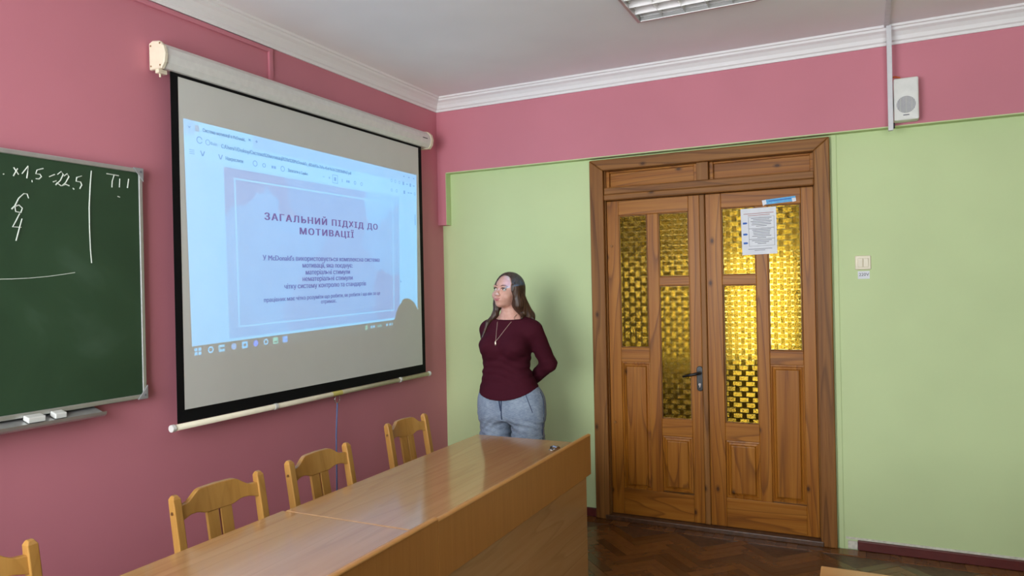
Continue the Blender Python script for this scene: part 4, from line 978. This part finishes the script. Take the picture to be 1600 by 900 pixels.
t.l(t.ramp(nz.outputs['Fac'], [(0.3, srgb(206, 156, 138)), (0.7, srgb(218, 170, 152))]), t.b.inputs['Base Color']); t.b.inputs['Subsurface Weight'].default_value = 0.12; t.b.inputs['Subsurface Radius'].default_value = (0.01, 0.004, 0.002); M['skin'] = t.fin(0.45, 0.4)
M['maroon'] = plain('maroon_knit', srgb(66, 18, 32), 0.85, spec=0.15, var=0.10, scale=240, bumpy=0.25)
t = NT('denim'); v = t.coord((1, 1, 1)); n1 = t.n('ShaderNodeTexNoise', Scale=14.0, Detail=5.0, Distortion=0.5); t.l(v, n1.inputs['Vector'])
v2 = t.coord((60, 60, 420)); n2 = t.n('ShaderNodeTexNoise', Scale=1.0, Detail=3.0); t.l(v2, n2.inputs['Vector'])
c_ = t.mix(0.45, t.ramp(n1.outputs['Fac'], [(0.3, srgb(104, 120, 142)), (0.7, srgb(152, 166, 182))]), t.ramp(n2.outputs['Fac'], [(0.3, srgb(88, 104, 130)), (0.7, srgb(178, 188, 200))]))
t.l(c_, t.b.inputs['Base Color']); t.bump(n2.outputs['Fac'], 0.3, 0.002); M['denim'] = t.fin(0.85, 0.2)
M['seam'] = plain('dark_denim_seam', srgb(52, 64, 92), 0.9)
M['lips'] = plain('lips', srgb(176, 98, 100), 0.4); M['eyewhite'] = plain('eye_white', srgb(196, 186, 178), 0.25); M['iris'] = plain('iris', srgb(50, 36, 28), 0.2); M['brow'] = plain('eyebrow', srgb(92, 66, 52), 0.8)
M['shoe'] = plain('white_shoe', srgb(214, 212, 206), 0.6); M['gold'] = plain('necklace_silver', srgb(226, 206, 188), 0.3, metal=0.8)
t = NT('brown_hair'); v = t.coord((170, 170, 7)); n1 = t.n('ShaderNodeTexNoise', Scale=1.0, Detail=4.0, Distortion=0.4); t.l(v, n1.inputs['Vector'])
t.l(t.ramp(n1.outputs['Fac'], [(0.3, srgb(40, 26, 18)), (0.7, srgb(86, 58, 40))]), t.b.inputs['Base Color']); t.bump(n1.outputs['Fac'], 0.6, 0.004); M['hair'] = t.fin(0.42, 0.5)

bo = mesh_from(body_sdf, spaced(-0.30, 0.30, 0.009, (-0.13, 0.10, 0.0028)), spaced(-0.20, 0.30, 0.009, (-0.15, 0.09, 0.0028)), spaced(-0.03, 1.62, 0.009, (1.34, 1.60, 0.0028)), 'body', 'skin', wo)
def top_sdf(P):
    d = column(P, TORSO, 0.002)
    for s in (-1, 1): d = smin(d, ell(P, (s*0.070-0.016, -0.078, 1.165), (0.072, 0.062, 0.066)), 0.035)
    d = smin(d, smin(ell(P, (0.112, 0.012, 1.262), (0.062, 0.060, 0.056)), ell(P, (-0.114, 0.012, 1.262), (0.062, 0.060, 0.056)), 0.01), 0.03)
    d = smin(d, arms(P, 0.003), 0.022)
    x, y, z = P
    d = d + 0.0022*np.sin(z*150+x*22+3*np.sin(x*18+y*9))*np.exp(-((z-1.02)/0.09)**2) + 0.0016*np.sin(z*90-x*60+y*40)*np.exp(-((z-1.10)/0.16)**2)
    hem = 0.874+0.16*(y+0.02)+1.1*(x+0.03)**2
    body_part = smax(d, hem-z, 0.004)
    arm_part = arms(P, 0.003)
    d = np.minimum(body_part, np.maximum(arm_part, 0.93-z+0.0*x)) if True else body_part
    neck = z-(1.322+0.75*np.clip(np.abs(x)-0.085, 0, 1)-0.0*y+0.14*np.clip(y, -0.1, 0.1))
    d = smax(d, np.where(np.abs(x) < 0.16, neck, -1.0), 0.005)
    return d
tp = mesh_from(top_sdf, spaced(-0.28, 0.28, 0.0055), spaced(-0.18, 0.26, 0.0055), spaced(0.84, 1.36, 0.0055), 'long_sleeved_top', 'maroon', wo)
tag(tp, 'fitted maroon long-sleeved top')
HIP = [(0.66, 0.180, 0.125, -0.006, 0.014), (0.74, 0.194, 0.134, -0.006, 0.016), (0.82, 0.193, 0.132, -0.006, 0.014), (0.86, 0.184, 0.126, -0.008, 0.012), (0.90, 0.170, 0.112, -0.012, 0.010), (0.955, 0.145, 0.096, -0.020, 0.006)]
def jeans_sdf(P):
    x, y, z = P
    d = column(P, HIP, 0.0, 2.4)
    d = smin(d, ell(P, (0.060, 0.090, 0.78), (0.095, 0.075, 0.095)), 0.03); d = smin(d, ell(P, (-0.075, 0.090, 0.78), (0.095, 0.075, 0.095)), 0.03)
    lg = np.minimum(leg(P, 1, 0, True), leg(P, -1, 0, True))
    d = smin(smax(d, 0.73-z, 0.05), lg, 0.045)
    crot = np.maximum(np.abs(x+0.007)-0.004, z-0.725)             # cleft between the legs
    d = smax(d, -np.maximum(crot, -0.02), 0.02)
    d = d+0.0024*np.sin(z*150+np.abs(x+0.007)*75+2*np.sin(x*30))*np.exp(-((z-0.70)/0.06)**2)*(y < 0.05)+0.0018*np.sin(z*210-np.abs(x)*60)*np.exp(-((z-0.62)/0.10)**2)
    d = smax(d, 0.035-z, 0.004)
    return d
jn = mesh_from(jeans_sdf, spaced(-0.24, 0.24, 0.006), spaced(-0.17, 0.20, 0.006), spaced(0.02, 0.97, 0.006), 'jeans', 'denim', wo)
tag(jn, 'light blue wide-leg jeans')
# seams and fly laid on the jeans
bvh = BVHTree.FromPolygons([v_.co[:] for v_ in jn.data.vertices], [p.vertices[:] for p in jn.data.polygons])
def lay(pts, frm, off=0.001):
    out = []
    for p in pts:
        p = Vector(p); d = (Vector(frm)).normalized(); h = bvh.ray_cast(p+d*0.4, -d)
        if h[0] is not None: out.append(tuple(h[0]+h[1]*off))
    return out
def seam(pts, frm, r_=0.0025):
    q = lay(pts, frm)
    if len(q) > 1: o = MB().tube(q, r_, 6).build('seam', 'seam', wo, local=True); o.parent = jn
seam([(0.0, 0.03-0.01*k/20, 0.90-0.03*k) for k in range(24)], (1, -0.12, 0))
seam([(-0.007, 0, 0.872-0.008*k) for k in range(16)], (0, -1, 0), 0.0035)
seam([(-0.024+0.002*k, 0, 0.870-0.010*k) for k in range(8)], (0, -1, 0), 0.004)
seam([(-0.030+0.004*k, 0, 0.868) for k in range(12)], (0, -1, 0), 0.004)
seam([(0.105+0.008*k, 0, 0.895-0.016*k*(1+0.05*k)) for k in range(6)], (0.3, -1, 0), 0.002)
def shoe_sdf(s):
    def f(P):
        hx = 0.098 if s > 0 else -0.112
        d = cone(P, (hx, 0.05, 0.045), (hx*1.08, -0.14, 0.036), 0.046, 0.036)
        d = smin(d, cone(P, (hx, 0.035, 0.06), (hx, 0.035, 0.10), 0.043, 0.042), 0.02)
        return smax(d, -P[2]+0.0, 0.004)
    return f
for s in (-1, 1): mesh_from(shoe_sdf(s), spaced(-0.20, 0.20, 0.008), spaced(-0.20, 0.12, 0.008), spaced(-0.016, 0.13, 0.008), 'shoe', 'shoe', wo)
# face details
def hb(mb): mb.v = [from_head(p) for p in mb.v]; return mb
def ball(c, r, n=14, m_=9, a=(1, 1, 1)):
    mb = MB(); mb.loft([[(c[0]+a[0]*r*math.sin(PI*j/m_)*math.cos(2*PI*k/n), c[1]+a[1]*r*math.sin(PI*j/m_)*math.sin(2*PI*k/n), c[2]+a[2]*r*math.cos(PI*j/m_)) for k in range(n)] for j in range(1, m_)]); return mb
for s in (-1, 1):
    ey = hb(ball((s*0.031, -0.0690, 0.0055), 0.0118)).build('eyeball', 'eyewhite', wo, smooth=True, local=True)
    o = hb(ball((s*0.031-0.0015, -0.0768, 0.0062), 0.0062, a=(1, 0.8, 1))).build('iris', 'iris', wo, smooth=True, local=True); o.parent = ey
    o = hb(MB().tube([(s*0.016, -0.0815, 0.009), (s*0.024, -0.0825, 0.0125), (s*0.034, -0.0808, 0.0125), (s*0.0455, -0.0735, 0.008)], [0.0016, 0.0030, 0.0030, 0.0016], 6)).build('eyelashes', 'brow', wo, local=True); o.parent = ey
    hb(MB().tube([(s*0.013, -0.0825, 0.023), (s*0.025, -0.0828, 0.0275), (s*0.038, -0.0755, 0.0280), (s*0.049, -0.0635, 0.0235)], [0.0014, 0.0022, 0.0020, 0.0010], 6)).build('eyebrow', 'brow', wo, local=True)
hb(MB().tube([(-0.029, -0.0735, -0.0455), (-0.014, -0.0875, -0.0510), (0, -0.0910, -0.0535), (0.014, -0.0875, -0.0510), (0.029, -0.0735, -0.0455)], [0.0012, 0.0032, 0.0030, 0.0032, 0.0012], 8)).build('upper_lip', 'lips', wo, smooth=True, local=True)
hb(MB().tube([(-0.027, -0.0745, -0.0475), (-0.012, -0.0868, -0.0575), (0, -0.0895, -0.0605), (0.012, -0.0868, -0.0575), (0.027, -0.0745, -0.0475)], [0.0012, 0.0040, 0.0044, 0.0040, 0.0012], 8)).build('lower_lip', 'lips', wo, smooth=True, local=True)
# hair: cap parted in the middle and long falls on both sides
def hair_sdf(P):
    h = to_head(P)
    d = ell(h, (0, 0.018, 0.024), (0.083, 0.098, 0.092))
    d = smin(d, ell(h, (0, 0.060, -0.05), (0.072, 0.050, 0.10)), 0.03)
    # face opening: widens downwards from the parting
    fw = 0.056-0.55*np.clip(h[2]-0.045, 0, 0.1)
    cut = np.maximum(np.abs(h[0])-fw, np.maximum(h[1]+0.012+0.30*np.clip(h[2], 0, 1), h[2]-0.095))
    d = smax(d, -cut, 0.014)
    part = np.maximum(np.abs(h[0])-0.0022-0*h[1], np.maximum(0.095-h[2], h[1]-0.06))
    d = smax(d, -np.maximum(part, 0.004-np.abs(d)*0-0.006), 0.004)
    for s in (-1, 1):
        d = smin(d, cone(h, (s*0.067, -0.012, 0.030), (s*0.074, 0.012, -0.075), 0.018, 0.026), 0.022)
    # picture-right fall behind the shoulder, picture-left strand over the chest
    d = smin(d, cone(P, from_head((0.072, 0.040, -0.03)), (0.112, 0.052, 1.335), 0.024, 0.022), 0.03)
    d = smin(d, cone(P, (0.112, 0.052, 1.335), (0.128, 0.075, 1.27), 0.020, 0.008), 0.02)
    d = smin(d, cone(P, from_head((0.066, 0.030, -0.06)), (0.078, 0.045, 1.318), 0.034, 0.030), 0.03)
    d = smin(d, cone(P, (0.070, 0.060, 1.335), (0.086, 0.122, 1.20), 0.036, 0.030), 0.03)
    d = smin(d, cone(P, from_head((0.0, 0.075, -0.05)), (0.0, 0.115, 1.20), 0.050, 0.042), 0.04)
    d = smin(d, cone(P, (0.086, 0.124, 1.20), (0.080, 0.145, 1.13), 0.028, 0.012), 0.03)
    d = smin(d, cone(P, (0.0, 0.120, 1.20), (0.0, 0.135, 1.10), 0.040, 0.016), 0.04)
    d = smin(d, cone(P, from_head((-0.070, 0.010, -0.065)), (-0.088, -0.010, 1.345), 0.024, 0.018), 0.02)
    d = smin(d, cone(P, (-0.088, -0.010, 1.345), (-0.118, -0.052, 1.296), 0.017, 0.013), 0.015)
    d = smin(d, cone(P, (-0.118, -0.052, 1.296), (-0.142, -0.085, 1.205), 0.012, 0.004), 0.01)
    d = smin(d, cone(P, (0.080, 0.010, 1.345), (0.094, -0.034, 1.325), 0.017, 0.007), 0.012)
    ang = np.arctan2(P[1]-HC[1], P[0]-HC[0])
    return d+0.0012*np.sin(ang*46+5*np.sin(P[2]*14))
hr = mesh_from(hair_sdf, spaced(-0.20, 0.17, 0.0042), spaced(-0.14, 0.20, 0.0042), spaced(1.0, 1.61, 0.0042), 'hair', 'hair', wo)
tag(hr, 'long brown hair parted in the middle')
# loose flyaway strands at the picture-right shoulder
for k in range(4):
    MB().tube([(0.09+0.004*k, 0.05, 1.37), (0.115+0.006*k, 0.035, 1.335-0.004*k), (0.150+0.012*k, 0.030, 1.290-0.012*k)], [0.003, 0.0022, 0.0008], 5).build('loose_strand', 'hair', wo, local=True).parent = hr
# necklace laid on the top
bv2 = BVHTree.FromPolygons([v_.co[:] for v_ in tp.data.vertices], [p.vertices[:] for p in tp.data.polygons])
bv3 = BVHTree.FromPolygons([v_.co[:] for v_ in bo.data.vertices], [p.vertices[:] for p in bo.data.polygons])
def front(x, z):
    ys_ = [h[0].y for h in (b_.ray_cast(Vector((x, -0.5, z)), Vector((0, 1, 0))) for b_ in (bv2, bv3)) if h[0] is not None]
    return (x, min(ys_+[0.0])-0.0025, z)
fy = lambda x, z, z2: (x, front(x, z2)[1]-0.001, z)
chn = [front(-0.054, 1.345), fy(-0.052, 1.330, 1.316)]+[front(-0.050+0.018*k/7, 1.318-0.118*k/7) for k in range(8)]
chn2 = [front(-0.030+0.080*k/7, 1.198+0.120*k/7) for k in range(8)]+[fy(0.052, 1.330, 1.316), front(0.055, 1.345)]
MB().tube(chn+chn2, 0.0016, 6).build('necklace', 'gold', wo, local=True)
p0 = front(-0.031, 1.188); MB().loft([[(p0[0]+r_*math.cos(2*PI*k/8), p0[1]-0.002+0.5*r_*math.sin(2*PI*k/8), p0[2]+dz) for k in range(8)] for dz, r_ in ((0.010, 0.002), (0.002, 0.006), (-0.008, 0.0055), (-0.016, 0.001))]).build('pendant', 'gold', wo, local=True)

for o in bpy.data.objects:
    if '_org' in o: del o['_org']
